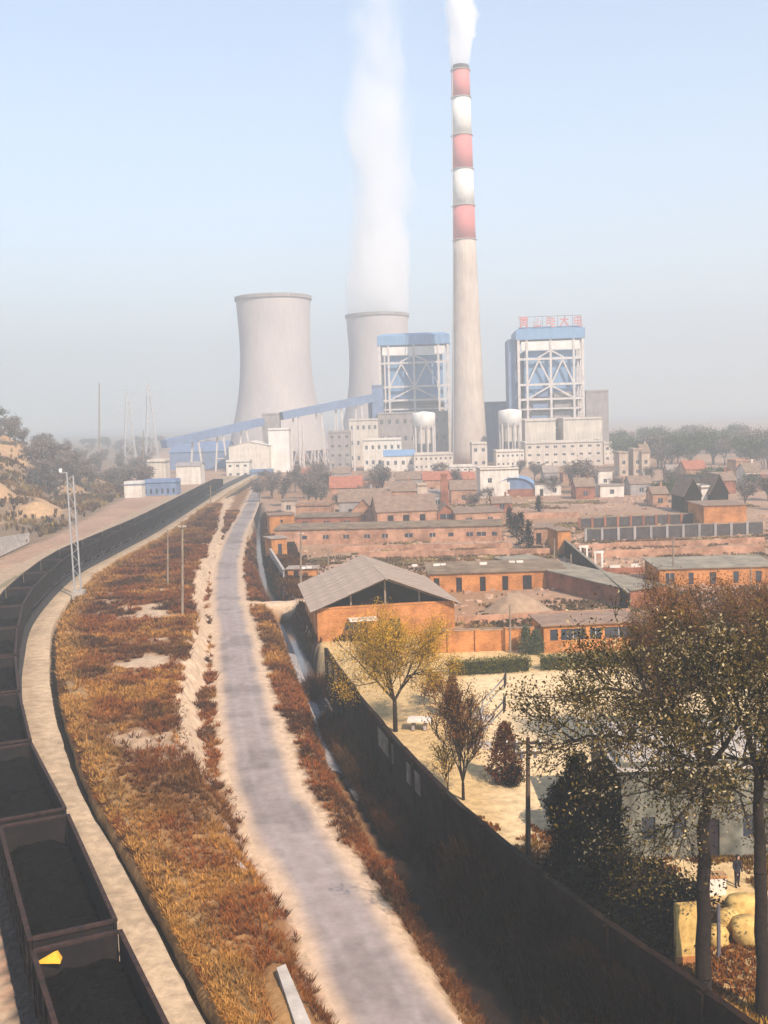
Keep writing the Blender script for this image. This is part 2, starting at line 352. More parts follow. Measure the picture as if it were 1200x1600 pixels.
# ------------------------------------------------------------------ terrain
def axis(a, fine0, fine1, b, step, grow):
    core = list(np.arange(fine0, fine1 + 1e-6, step)); s_ = step; v = core[-1]; hi = []
    while v < b: s_ *= grow; v += s_; hi.append(v)
    s_ = step; v = core[0]; lo = []
    while v > a: s_ *= grow; v -= s_; lo.append(v)
    return np.array(lo[::-1] + core + hi)
gx = axis(-5000, -62, 34, 5000, 0.5, 1.06); gy = axis(-60, 32, 150, 9000, 0.7, 1.028)
X, Y = np.meshgrid(gx, gy); xf = X.ravel(); yf = Y.ravel()
FLD = fields(xf, yf); Hh = height(xf, yf, FLD)
def ground_colour(x, y, f, hgt):
    n1 = fbm(x, y, 0.12, 21); n2 = fbm(x, y, 0.6, 22); n3 = fbm(x, y, 0.035, 23)
    def c(*v): return np.array(v)
    brown = c(0.22, 0.115, 0.05); ochre = c(0.42, 0.25, 0.1); pale = c(0.47, 0.34, 0.23); pink = c(0.36, 0.225, 0.15); dark = c(0.022, 0.014, 0.01)
    sand = c(0.64, 0.48, 0.28); straw = c(0.5, 0.35, 0.17)
    col = pink[None] * (0.8 + 0.5 * n1[:, None])
    def mixin(m_, cc):
        nonlocal col
        m_ = np.clip(m_, 0, 1)[:, None]; col = col * (1 - m_) + cc * m_
    jag = (fbm(x, y, 0.35, 3) - 0.5) * 1.6; sc_ = f['scarp'] + jag
    # village: strips of weeds and bare earth
    mixin((f['stream'] > 3) * sm(0.5, 0.62, n3) * 0.6, brown * 1.3)
    # embankment terrace
    ter = (f['rail'] > 5.2) & (sc_ < 0.5)
    mixin(ter * 1.0, brown[None] * (0.8 + 0.5 * n2[:, None]))
    mixin(ter * sm(0.6, 0.68, n1*.7+n2*.3) * sm(50, 90, y), pale * 0.95)
    mixin(ter * (1 - sm(6, 8.5, f['rail'])), ochre)
    # scarp face of bare loess
    mixin((sc_ > -1.3) * (sc_ < 1.0) * sm(66, 82, y) * 1.0, pale * 1.1)
    # strip between scarp and road
    low = (sc_ > 0.9) & (f['stream'] < 0)
    mixin(low * 1.0, brown * 1.1)
    edge = (fbm(x, y, 0.9, 31) - 0.5) * 1.6
    mixin(low * (1 - sm(2.6, 3.2, np.abs(f['road'] - 0.1) + edge)), pale * 1.1)
    # stream banks, ditch and wall shade painted in as near-black ground
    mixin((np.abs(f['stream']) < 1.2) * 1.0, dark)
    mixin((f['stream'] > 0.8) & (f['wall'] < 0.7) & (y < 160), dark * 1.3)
    mixin((np.abs(y - CULV_Y) < 1.9) & (f['road'] > 0) & (f['stream'] < 3), pale * 1.2)
    # rail zone
    rl = f['rail']; jr = (fbm(x, y, 0.7, 33) - 0.5) * 0.7
    mixin((np.abs(rl) < 2.1) * 1.0, c(0.045, 0.04, 0.04))
    mixin(((rl + jr * 0.3) > 1.9) & ((rl + jr * 0.5) < 4.7), pale * 1.02 * (0.85 + 0.3 * 1))
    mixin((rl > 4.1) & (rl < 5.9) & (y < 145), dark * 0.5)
    mixin(((rl + jr) < -2.4) & ((rl + jr) > -13), pale * 0.82)
    mixin(((rl + jr) < -7.2) & ((rl + jr) > -8.2), c(0.2, 0.17, 0.1))
    # compound: sand court, dry lawn
    comp = (f['wall'] > 0.6) & (y < 122) & (x > -8) & (f['stream'] > 0)
    mixin(comp * 1.0, straw[None] * (0.75 + 0.5 * n1[:, None]))
    uu0 = sm(5, 8, x - (y - 62) * 0.02 + edge * 1.0) * sm(53, 58, y + edge * 2) * (1 - sm(100, 103, y))
    mixin(comp * uu0, sand[None] * (0.72 + 0.3 * n3[:, None] + 0.18 * n2[:, None]))
    mixin(comp * (y < 52) * sm(0.35, 0.6, n2), c(0.34, 0.2, 0.08))
    # hill
    hi = f['hill'] > 1.5
    mixin(hi * 1.0, c(0.2, 0.135, 0.085)[None] * (0.8 + 0.6 * n1[:, None]))
    return col
gx_l, gy_l = len(gx), len(gy)
gcol = ground_colour(xf, yf, FLD, Hh)
# bare loess shows where the hill is steep
Hg = Hh.reshape(gy_l, gx_l); dzdx = np.gradient(Hg, gx, axis=1); dzdy = np.gradient(Hg, gy, axis=0)
steep = (sm(0.12, 0.35, np.hypot(dzdx, dzdy)).ravel()) * (FLD['hill'] > 3) * sm(0.44, 0.54, fbm(xf, yf, 0.05, 40))
gcol = gcol * (1 - steep[:, None]) + np.array([0.5, 0.31, 0.16]) * steep[:, None]
ii = (np.arange(gy_l - 1)[:, None] * gx_l + np.arange(gx_l - 1)[None]).ravel()
tf = np.stack([ii, ii + 1, ii + gx_l + 1, ii + gx_l], 1)
tv = np.stack([xf, yf, Hh], 1)
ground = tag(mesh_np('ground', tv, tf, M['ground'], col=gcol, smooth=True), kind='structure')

# ------------------------------------------------------------------ ribbons (road, rails, water)
def ribbon(name, L, offs, zf, mat_, colf=None, kind='structure'):
    L = np.asarray(L); cols = []; vs_ = []
    rows = [offset(L, o) for o in offs]
    for i in range(len(L)):
        for j in range(len(offs)):
            p = rows[j][i]; vs_.append((p[0], p[1], zf(p[0], p[1], j)))
            cols.append(colf(p[0], p[1], offs[j]) if colf else (0.3, 0.3, 0.3))
    n = len(offs); fs_ = [(i*n+j, i*n+j+1, (i+1)*n+j+1, (i+1)*n+j) for i in range(len(L)-1) for j in range(n-1)]
    return tag(mesh_np(name, vs_, fs_, mat_, col=np.array(cols), smooth=True), kind=kind)
def resample(L, step):
    L = np.asarray(L); s_ = np.r_[0, np.cumsum(np.linalg.norm(np.diff(L, axis=0), axis=1))]
    t = np.arange(0, s_[-1], step); return np.stack([np.interp(t, s_, L[:, 0]), np.interp(t, s_, L[:, 1])], 1)
def road_col(x, y, o):
    base = np.array([0.27, 0.225, 0.21]); dust = np.array([0.5, 0.36, 0.25])
    n = float(fbm(np.array([x]), np.array([y]), 0.25, 55)[0]); e = sm(1.2, 2.2, abs(o) + (n - 0.5) * 0.9)
    tr = 0.02 * math.exp(-((abs(o) - 0.75) / 0.22)**2)
    n2 = float(fbm(np.array([x]), np.array([y]), 0.08, 57)[0]); patch = (0.78 if n < 0.36 else 1.0) * (0.9 + .25*n2) * (0.86 if n2 < .42 else 1)
    return tuple((base * patch * (1 - e) + dust * e) + tr)
RD = resample(ROAD, 1.2)
ribbon('road', RD, [-2.3, -1.9, -1.5, -1.1, -0.75, -0.4, 0, 0.4, 0.75, 1.1, 1.5, 1.9, 2.3], lambda x, y, j: (0.0 if j in (0, 12) else 0.05 + 0.02 * (1 - abs(j - 6) / 6)), M['asphalt'], road_col)
M['pale_strip'] = mat('channel_strip', (.42, .4, .4), (.28, .27, .28), .8, bump=.2, streak=.4)
SL_ = resample(STREAM, 1.5); SL_ = SL_[(SL_[:, 1] > 80) & (SL_[:, 1] < CULV_Y - 2)]
ribbon('channel_strip', SL_, [-1.9, -0.85], lambda x, y, j: (-2.1, -2.58)[j], M['pale_strip'])  # pale strip added along the left side of the stream
SW_ = resample(STREAM, 1.5); SW_ = SW_[SW_[:, 1] > 74]
ribbon('stream', SW_, [-0.95, 0, 0.95], lambda x, y, j: -2.62, M['water'])
RL = resample(RAIL, 2.0)
bed = MB()
def rb(name, offs, zs, mat_, kind='structure'):
    rows = [offset(RL, o) for o in offs]; n = len(offs)
    vs_ = [(rows[j][i][0], rows[j][i][1], EMB + zs[j]) for i in range(len(RL)) for j in range(n)]
    fs_ = [(i*n+j, i*n+j+1, (i+1)*n+j+1, (i+1)*n+j) for i in range(len(RL)-1) for j in range(n-1)]
    return tag(mesh_np(name, vs_, fs_, mat_, smooth=False), kind=kind)
rb('ballast_bed', [-2.15, -1.5, 1.5, 2.0], [-0.05, 0.3, 0.3, -0.05], M['ballast'])
def strip(name, offs, zs, mat_, colf, wob=0.0):
    L = RL; d0 = [np.array([o + wob * (float(fbm(np.array([p[0]]), np.array([p[1]]), .5, 77 + k)[0]) - .5) * 2 for p in L]) for k, o in enumerate(offs)]
    g_ = np.gradient(L, axis=0); g_ /= np.linalg.norm(g_, axis=1)[:, None]; nrm = np.stack([g_[:, 1], -g_[:, 0]], 1)
    rows = [L + nrm * d[:, None] for d in d0]; n = len(offs)
    vs_ = [(rows[j][i][0], rows[j][i][1], EMB + zs[j]) for i in range(len(L)) for j in range(n)]
    fs_ = [(i*n+j, i*n+j+1, (i+1)*n+j+1, (i+1)*n+j) for i in range(len(L)-1) for j in range(n-1)]
    return tag(mesh_np(name, vs_, fs_, mat_, col=np.array([colf(v[0], v[1], offs[k % n]) for k, v in enumerate(vs_)]), smooth=False), kind='structure')
RL = resample(RAIL, 1.0)
def path_col(x, y, o):
    n = float(fbm(np.array([x]), np.array([y]), 0.3, 56)[0]); return tuple(np.array([0.46, 0.34, 0.225]) * (0.72 + 0.5*n) * (0.86 if o < 2.8 else 1))
strip('service_path', [1.75, 2.1, 2.7, 3.4, 4.2, 4.35, 4.4], [-.04, .02, .05, .05, .03, 0, -.95], M['ground'], path_col, .1)
strip('drain_bank', [5.0, 5.06, 5.3, 6.9], [-1.3, -.06, .0, -.12], M['ground'], lambda x, y, o: (.3, .19, .09), .14)
RL = resample(RAIL, 2.0)
track = empty('railway_track'); tag(track, kind='structure')
for o_ in (-0.72, 0.72):
    r_ = rb('rail', [o_-0.035, o_-0.035, o_+0.035, o_+0.035], [0.33, 0.47, 0.47, 0.33], M['steel_rail']); r_.parent = track

# ------------------------------------------------------------------ coal train
def make_wagon():
    root = empty('coal_wagon'); L_, W_, z0, z1 = 12.6, 3.2, 1.05, 3.25
    for sx in (-1, 1):
        m = MB(); x0 = sx * W_/2; m.box(min(x0, x0 - sx*0.06), -L_/2, z0, max(x0, x0 - sx*0.06), L_/2, z1 - 0.1)
        for k in range(9):
            y_ = -L_/2 + 0.5 + k * (L_ - 1.0) / 8; m.box(min(x0 + sx*0.003, x0 + sx*0.13), y_-0.09, z0 - 0.1, max(x0 + sx*0.003, x0 + sx*0.13), y_+0.09, z1 - 0.1)
        m.box(min(x0+sx*.003, x0+sx*.1), -L_/2, z0 + 0.7, max(x0+sx*.003, x0+sx*.1), L_/2, z0 + 0.82)
        side = m.build('side_wall', M['wagon'], root)
        m = MB(); m.box(x0 - 0.09, -L_/2 - .02, z1 - 0.1, x0 + 0.09, L_/2 + .02, z1 + 0.02); m.build('top_rail', M['wagon_rim'], root)
    for sy in (-1, 1):
        m = MB(); y0 = sy * L_/2; m.box(-W_/2 + 0.1, min(y0, y0 - sy*0.06), z0, W_/2 - 0.1, max(y0, y0 - sy*0.06), z1 - .1)
        for k in range(3): m.box(-W_/2 + .1, min(y0 + sy*.003, y0 + sy*.1), z0 + .35 + k*.6, W_/2 - .1, max(y0+sy*.003, y0+sy*.1), z0 + .47 + k*.6)
        m.build('end_wall', M['wagon'], root)
        m = MB(); m.box(-W_/2 + .1, y0 - .1, z1 - 0.1, W_/2 - .1, y0 + .1, z1 + .02); m.build('end_sill', M['wagon_rim'], root)
        m = MB(); m.box(-0.15, min(y0, y0 + sy*.55), .75, .15, max(y0, y0 + sy*.55), 1.0); m.box(-.25, y0+sy*.4-.1, .7, .25, y0+sy*.4+.1, 1.05); m.build('coupler', M['dark_steel'], root)
        yb = sy * (L_/2 - 2.2); m = MB(); m.box(-1.0, yb - .2, .4, 1.0, yb + .2, .85)
        for sx in (-1, 1): m.box(sx*1.0 - .08, yb - 1.2, .42, sx*1.0 + .08, yb + 1.2, .66)
        b = m.build('bogie', M['dark_steel'], root)
        for ax in (-.88, .88):
            for sx in (-1, 1):
                m = MB(); m.tube((sx*.68, yb + ax, .42), (sx*.8, yb + ax, .42), .42, n=12); m.build('wheel', M['steel_rail'], b)
    m = MB(); m.box(-W_/2 + .06, -L_/2 + .06, z0 - .12, W_/2 - .06, L_/2 - .06, z0 + .02); m.box(-.3, -L_/2, .72, .3, L_/2, z0 - .121); m.build('underframe', M['dark_steel'], root)
    nx, ny = 10, 34; vs_ = []; fs_ = []
    for j in range(ny):
        for i in range(nx):
            x = -W_/2 + .065 + (W_ - .13) * i/(nx-1); y = -L_/2 + .065 + (L_ - .13) * j/(ny-1)
            e = 1 - abs(2*i/(nx-1) - 1)**2; vs_.append((x, y, 2.1 + .55*e*(.6+.4*math.sin(j*.55)) + rnd.uniform(-.12, .12)))
    fs_ = [(j*nx+i, j*nx+i+1, (j+1)*nx+i+1, (j+1)*nx+i) for j in range(ny-1) for i in range(nx-1)]
    m = MB(); m.add(vs_, fs_); m.build('coal_load', M['coal'], root)
    return root
ordinals = ['nearest', 'second', 'third', 'fourth', 'fifth', 'sixth', 'seventh', 'eighth', 'ninth', 'tenth', 'eleventh', 'twelfth', 'thirteenth', 'fourteenth', 'fifteenth', 'sixteenth', 'seventeenth', 'eighteenth', 'nineteenth', 'twentieth', 'twenty-first', 'twenty-second', 'twenty-third', 'twenty-fourth', 'twenty-fifth', 'twenty-sixth', 'twenty-seventh', 'twenty-eighth', 'twenty-ninth', 'thirtieth']
RAILF = resample(RAIL, 0.25)
sR = np.r_[0, np.cumsum(np.linalg.norm(np.diff(RAILF, axis=0), axis=1))]
def rail_at(s_): return np.array([np.interp(s_, sR, RAILF[:, 0]), np.interp(s_, sR, RAILF[:, 1])])
c1 = P(183, 1440, EMB + 3.8); s_joint = float(sR[np.argmin(np.hypot(RAILF[:, 0] - c1.x, RAILF[:, 1] - c1.y))])
wag0 = make_wagon(); NW = 0
for i in range(26):
    s0 = s_joint + .5 + (i - 1) * 13.6 + 0.0; a = rail_at(s0 + 1.5); b = rail_at(s0 + 11.1)
    if s0 + 14 > sR[-1]: break
    o = wag0 if i == 0 else copy_tree(wag0)
    for c_ in o.children:
        if c_.name.startswith('coal_load') and i: c_.location.z = rnd.uniform(-.35, .25); c_.rotation_euler.z = math.pi * (i % 2)
    mid = (a + b) / 2; o.location = (mid[0], mid[1], EMB + 0.47); o.rotation_euler = (0, 0, math.atan2(-(b-a)[0], (b-a)[1]))
    tag(o, ('open black coal wagon, nearest of the train, a yellow lump on its coal' if i == 0 else 'open black coal wagon, %s of the train counted from the near end' % ordinals[i]), 'railway wagon', 'coal wagons of the long curving train'); NW += 1
yp = P(77, 1500, EMB + .47 + 2.75)
m = MB(); m.add([(-.5,-.25,0),(.5,-.3,0),(.42,.3,0),(-.45,.28,0),(-.36,-.1,.34),(-.1,-.05,.16),(.22,-.1,.36),(.3,.15,.3),(0,.2,.14),(-.35,.18,.3)],
               [(3,2,1,0),(0,1,6,5,4),(1,2,7,6),(2,3,9,8,7),(3,0,4,9),(4,5,8,9),(5,6,7,8)])
sk = m.build('yellow_lump', M['yellow']); sk.location = yp; tag(sk, 'yellow lump added for a bright patch on the coal of the nearest wagon', 'sack')  # made-up lump standing in for a bright yellow patch on the coal

# ------------------------------------------------------------------ generic building
def wall_with_openings(m, W, H, th, ops, y0=0.0):
    """front wall in the XZ plane from x=0..W; ops = (x0,x1,z0,z1)"""
    xs = sorted({0.0, W, *[o[0] for o in ops], *[o[1] for o in ops]}); xs = [x for x in xs if 0 <= x <= W]
    for xa, xb in zip(xs[:-1], xs[1:]):
        if xb - xa < 1e-4: continue
        xm = (xa + xb) / 2; cut = sorted([(o[2], o[3]) for o in ops if o[0] < xm < o[1]]); z = 0.0
        for a, b in cut:
            if a > z + 1e-4: m.box(xa, y0, z, xb, y0 + th, a)
            z = b
        if H > z + 1e-4: m.box(xa, y0, z, xb, y0 + th, H)
def building(name, A, B, depth, H, wallmat, roofmat, roof='flat', rise=1.5, ops=(), door_mat=None, label=None, cat='building', group=None, over=0.3, parapet=0.0, z=None, chimney=None, sideops=()):
    A = Vector((A[0], A[1], 0)); B = Vector((B[0], B[1], 0)); d = B - A; W = d.length; rz = math.atan2(d.y, d.x)
    zz = z if z is not None else min(hz(A.x, A.y), hz(B.x, B.y), 0.2)
    root = empty(name, (A.x, A.y, zz - 0.03), rz, label, cat, group); th = 0.24
    m = MB(); wall_with_openings(m, W, H, th, [o[:4] for o in ops])
    m.box(0, depth - th, 0, W, depth, H)
    for sx in (0, 1):
        x0 = 0 if sx == 0 else W - th; m.box(x0, th, 0, x0 + th, depth - th, H)
    if roof == 'gable':       # ridge along x, gables at the ends
        for x0 in (0, W - th):
            m.add([(x0,0,H),(x0,depth,H),(x0,depth/2,H+rise),(x0+th,0,H),(x0+th,depth,H),(x0+th,depth/2,H+rise)], [(0,2,1),(3,4,5),(0,3,5,2),(1,2,5,4),(0,1,4,3)])
    if roof == 'front':       # ridge along y, gable towards the front
        for y0 in (0, depth - th):
            m.add([(0,y0,H),(W,y0,H),(W/2,y0,H+rise),(0,y0+th,H),(W,y0+th,H),(W/2,y0+th,H+rise)], [(0,1,2),(3,5,4),(0,2,5,3),(1,4,5,2),(0,3,4,1)])
    if roof == 'shed':
        for x0 in (0, W - th):
            m.add([(x0,0,H),(x0,depth,H),(x0,depth,H+rise),(x0+th,0,H),(x0+th,depth,H),(x0+th,depth,H+rise)], [(0,2,1),(3,4,5),(0,3,5,2),(1,2,5,4),(0,1,4,3)])
        m.box(th, depth - th, H, W - th, depth, H + rise - .02)
    m.build('wall', wallmat, root)
    t = .14; r = MB()
    def slab(p):   # four top points -> slab of thickness t
        r.add([Vector(q) for q in p] + [Vector(q) + Vector((0, 0, t)) for q in p], [(3,2,1,0),(4,5,6,7),(0,1,5,4),(1,2,6,5),(2,3,7,6),(3,0,4,7)])
    o = over; g = .02
    if roof == 'flat':
        slab([(-o,-o,H+g),(W+o,-o,H+g),(W+o,depth+o,H+g),(-o,depth+o,H+g)])
    elif roof == 'gable':
        k = rise/(depth/2); slab([(-o,-o,H-k*o+g),(W+o,-o,H-k*o+g),(W+o,depth/2,H+rise+g),(-o,depth/2,H+rise+g)]); slab([(-o,depth/2,H+rise+g),(W+o,depth/2,H+rise+g),(W+o,depth+o,H-k*o+g),(-o,depth+o,H-k*o+g)])
    elif roof == 'front':
        k = rise/(W/2); slab([(-o,-o,H-k*o+g),(W/2,-o,H+rise+g),(W/2,depth+o,H+rise+g),(-o,depth+o,H-k*o+g)]); slab([(W/2,-o,H+rise+g),(W+o,-o,H-k*o+g),(W+o,depth+o,H-k*o+g),(W/2,depth+o,H+rise+g)])
    elif roof == 'shed':
        k = rise/depth; slab([(-o,-o,H-k*o+g),(W+o,-o,H-k*o+g),(W+o,depth+o,H+rise+k*o+g),(-o,depth+o,H+rise+k*o+g)])
    rf = r.build('roof', roofmat, root) if roof != 'none' else None
    if parapet > 0:
        m = MB(); m.box(0,0,H+t+.03,W,th,H+parapet); m.box(0,depth-th,H+t+.03,W,depth,H+parapet); m.box(0,th,H+t+.03,th,depth-th,H+parapet); m.box(W-th,th,H+t+.03,W,depth-th,H+parapet); m.build('parapet', wallmat, root)
    for q in ops:
        kind = q[4] if len(q) > 4 else ('door' if q[2] < .3 else 'window')
        if kind == 'open': continue
        m = MB(); m.box(q[0]+.002, .1, q[2]+.002, q[1]-.002, .15, q[3]-.002); w_ = m.build(kind, door_mat or (M['opening'] if kind == 'door' else M['glass']), root)
        if kind == 'window' and q[1]-q[0] > 1.1:
            fr = MB(); c_ = (q[0]+q[1])/2; fr.box(c_-.03, .06, q[2], c_+.03, .098, q[3]); fr.build('frame', M['steel_white'], w_)
    if chimney:
        m = MB(); m.box(chimney, depth*.5-.25, H + rise*.5, chimney + .5, depth*.5+.25, H + rise + 1.2); m.build('chimney', wallmat, rf)
    return root, W
def px_ops(A_px, B_px, W, spans, z0, z1, kind=None):
    """openings from photo x spans along the front base line"""
    out = []
    for a, b in spans:
        x0 = (a - A_px) / (B_px - A_px) * W; x1 = (b - A_px) / (B_px - A_px) * W
        out.append((x0, x1, z0, z1) + ((kind,) if kind else ()))
    return out
def dist(a, b): return (Vector((a[0], a[1], 0)) - Vector((b[0], b[1], 0))).length

# ------------------------------------------------------------------ village: storehouse with the gable roof
A = P(497, 1003); B = P(711, 990); W = dist(A, B)
root, W = building('gabled_storehouse', A, B, 20, 3.75, M['brick_orange'], None, 'none', ops=[(W*.52, W*.60, 0, 2.2), (W*.2, W*.32, 1.2, 2.0)],
    label='brick storehouse with wide grey gabled roof, dark open gable facing the camera', cat='building', z=0)
rise = 3.1; H = 3.75
for yy in (1.6, 19.7):
    m = MB(); m.add([(0,yy,H),(W,yy,H),(W/2,yy,H+rise),(0,yy+.2,H),(W,yy+.2,H),(W/2,yy+.2,H+rise)], [(0,1,2),(3,5,4),(0,2,5,3),(1,4,5,2),(0,3,4,1)]); m.build('gable_wall', M['brick_dark'], root)  # dark brick stands in for shade under the roof overhang
m = MB(); m.box(-.05, -.08, H, W+.05, .3, H+.18); m.build('sill_beam', M['brick_orange'], root)
for k in (0.25, 0.5, 0.75):
    x = W*k; zt = H + rise*(1-abs(2*k-1)); m = MB(); m.box(x-.1, .6, H+.0, x+.1, .8, zt-.05); m.build('post', M['pole_wood'], root)
for s_ in (-1, 1):
    m = MB(); m.beam((W/2, .5, H+rise-.1), (W/2+s_*(W/2+.5), .5, H-.25), .12, .25); m.build('rafter', M['pole_wood'], root)
sl = math.hypot(W/2+.7, rise*(1+.7/(W/2))); ang = math.atan2(rise, W/2)
NXS, NYS = 6, 22; sheet_w = 21.6/NYS; sheet_l = sl/NXS
me_s = None
roofp = MB(); roofp.box(-.1, -.1, -.12, .1, 21.9, .02); rg = roofp.build('ridge_cap', M['roof_grey'], root); rg.location = (W/2, -.9, H+rise+.16)
for s_ in (-1, 1):
    for i in range(NXS):
        for j in range(NYS):
            if me_s is None:
                q = MB(); n_ = 9; vs_ = []; lw = sheet_w*1.04; ll = sheet_l*1.08
                for a_ in (0, ll):
                    for b_ in range(n_):
                        vs_.append((a_, b_/(n_-1)*lw, .035*math.cos(b_*math.pi)))
                vs_ += [(x, y, z_-.012) for x, y, z_ in vs_]
                f_ = [(b_, n_+b_, n_+b_+1, b_+1) for b_ in range(n_-1)] + [(2*n_+b_, 2*n_+b_+1, 3*n_+b_+1, 3*n_+b_) for b_ in range(n_-1)]
                q.add(vs_, f_); ob = q.build('roof_sheet', M['roof_grey'], root); me_s = ob.data
            else:
                ob = bpy.data.objects.new('roof_sheet', me_s); COL.objects.link(ob); ob.parent = root
            k = i * sheet_l; off = .02 + (NXS - i) * .012 + rnd.uniform(0, .03)
            ob.location = (W/2 + s_*k*math.cos(ang), -.85 + j*sheet_w + (sheet_w*1.04 if s_ < 0 else 0), H + rise - k*math.sin(ang) + .08 + off)
            ob.rotation_euler = Matrix.Rotation(math.pi if s_ < 0 else 0, 3, 'Z').to_euler()
            ob.rotation_euler = (Matrix.Rotation(math.pi if s_ < 0 else 0, 3, 'Z') @ Matrix.Rotation(ang + rnd.uniform(-.004, .006), 3, 'Y')).to_euler()
m = MB(); m.box(W*.22, -2.1, 2.5, W*.42, -.05, 2.62); m.build('awning', M['white_render'], root)

# ------------------------------------------------------------------ boundary wall beside the ditch (shaded side to the ditch, that shade put into the brick colour)
bw = empty('boundary_wall', (0, 0, 0), 0, 'long dark brick boundary wall between the ditch and the sandy yard', 'wall')
WL = resample(WALL, 3.0)
for a, b in zip(WL[:-1], WL[1:]):
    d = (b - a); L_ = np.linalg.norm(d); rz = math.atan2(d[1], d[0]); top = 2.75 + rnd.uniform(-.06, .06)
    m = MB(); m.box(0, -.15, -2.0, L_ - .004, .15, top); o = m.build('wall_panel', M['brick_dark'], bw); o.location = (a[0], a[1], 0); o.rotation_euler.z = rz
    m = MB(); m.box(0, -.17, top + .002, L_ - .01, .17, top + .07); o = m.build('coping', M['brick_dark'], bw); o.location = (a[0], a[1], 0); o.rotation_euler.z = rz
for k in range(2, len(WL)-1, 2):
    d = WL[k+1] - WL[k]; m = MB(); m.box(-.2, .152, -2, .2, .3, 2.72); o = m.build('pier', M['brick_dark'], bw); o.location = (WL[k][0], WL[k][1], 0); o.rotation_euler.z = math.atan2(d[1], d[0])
for u0, v0, u1, v1 in ((588, 1150, 610, 1180), (638, 1205, 662, 1228), (515, 1040, 530, 1062)):
    a = P(u0, v0, 1.6); b = P(u1, v1, 1.6)
    sA = sdist(np.array([a.x, b.x]), np.array([a.y, b.y]), WALL)
    for p, s_ in ((a, sA[0]), (b, sA[1])): pass
    i0 = np.argmin(np.hypot(WALL[:, 0] - a.x, WALL[:, 1] - a.y)); F_ = resample(WALL, .2)
    j0 = np.argmin(np.hypot(F_[:, 0]-a.x, F_[:, 1]-a.y)); j1 = np.argmin(np.hypot(F_[:, 0]-b.x, F_[:, 1]-b.y)); j0, j1 = min(j0, j1), max(j0, j1)
    if j1 - j0 < 3: j1 = j0 + 8
    p0, p1 = F_[j0], F_[min(j1, len(F_)-1)]; d = p1 - p0; L_ = np.linalg.norm(d)
    m = MB(); m.box(0, .152, .9, L_, .165, 2.3); o = m.build('whitewash_patch', M['pale_wash'], bw); o.location = (p0[0], p0[1], 0); o.rotation_euler.z = math.atan2(d[1], d[0])

# ------------------------------------------------------------------ village rows
def row(name, A_px, B_px, depth, H, mats, roof, rise, ops_spec, label, group=None, **k):
    A = P(*A_px); B = P(*B_px); W = dist(A, B); ops = []
    for spans, z0, z1 in ops_spec: ops += px_ops(A_px[0], B_px[0], W, spans, z0, z1)
    return building(name, A, B, depth, H, M[mats[0]], M[mats[1]], roof, rise, ops, label=label, cat=k.pop('cat', 'shed'), group=group, **k)
G1 = 'long low brick sheds of the village'
row('brick_shed', (672, 926), (884, 919), 9, 2.7, ('brick_orange', 'roof_weeds'), 'shed', .3, [([(678,687),(713,722),(750,759),(785,794),(817,831),(856,865)], 0, 2.1)], 'long brick shed with six dark doorways, right behind the gabled storehouse', G1)
row('brick_shed', (1030, 917), (1215, 912), 9, 2.6, ('brick_orange', 'roof_green'), 'shed', .3, [([(1040,1054),(1076,1084),(1109,1119),(1146,1154),(1181,1190)], .3, 2.0)], 'long brick shed with dark doorways rising behind the big brown tree', G1)
row('brick_shed', (430, 852), (784, 845), 8, 3.1, ('brick_hazed', 'roof_weeds'), 'shed', .4, [([(473,481),(506,515),(538,547),(571,580),(599,608),(634,647),(673,682),(702,710),(730,740),(746,760),(769,777)], 1.1, 1.9)], 'longest brick shed, with a row of eleven small square windows', G1)
row('brick_shed', (462, 826), (560, 824), 8, 2.6, ('brick_red', 'roof_weeds'), 'shed', .3, [([(473,481),(506,515),(538,547)], .9, 1.7)], 'short brick shed with three small windows behind the longest shed', G1)
row('brick_shed', (712, 823), (786, 820), 9, 3.1, ('brick_hazed', 'roof_tile'), 'shed', .5, [([(728,738),(762,770)], .9, 2.0)], 'brick shed with two square windows at the right end of the longest shed', G1)
row('brick_hut', (422, 838), (461, 836), 6, 4.6, ('brick_orange', 'roof_tile'), 'flat', 0, [([(439,443)], 2.9, 3.6)], 'tall flat-roofed brick hut with one round-looking hole, at the ditch edge', cat='hut')
row('brick_hut', (425, 872), (449, 870), 4, 3.6, ('brick_orange', 'roof_grey'), 'flat', 0, [([(435,441)], .6, 2.6)], 'narrow brick hut with one tall dark doorway beside the ditch', cat='hut')
row('brick_kiosk', (450, 905), (494, 904), 3, 1.7, ('brick_orange', 'roof_grey'), 'flat', 0, [([(459,467)], 0, 1.4)], 'low brick kiosk with pale lumps on its roof by a pole', cat='hut')
row('flat_house', (463, 816), (514, 815), 10, 4.1, ('brick_hazed', 'roof_tile'), 'flat', 0, [], 'blank flat-roofed orange brick box house behind the short shed', cat='house', parapet=.5)
row('old_house', (590, 826), (683, 822), 12, 3.9, ('brick_hazed', 'roof_tile'), 'gable', 3.2, [([(606,615),(630,640),(656,665)], 0, 3.0)], 'old house with broad grey tiled roof and three dark doors', cat='house')
row('gable_house', (546, 820), (590, 819), 12, 2.6, ('brick_hazed', 'roof_tile'), 'front', 3.5, [], 'house with a blank orange brick gable left of the three-door house', cat='house')
row('gable_hut', (684, 822), (712, 821), 8, 3.0, ('brick_red', 'roof_tile'), 'front', 2.0, [([(688,708)], 1.6, 2.8)], 'small hut with a dark open gable between two brick sheds', cat='hut')
# grey slab roof leaning by the lane
A = P(985, 952); B = P(1042, 945)
building('slab_roof_shed', A, B, 34, 2.4, M['brick_red'], M['roof_green'], 'shed', .4, label='shed with a large grey-green slab roof left of the brown tree', cat='shed')
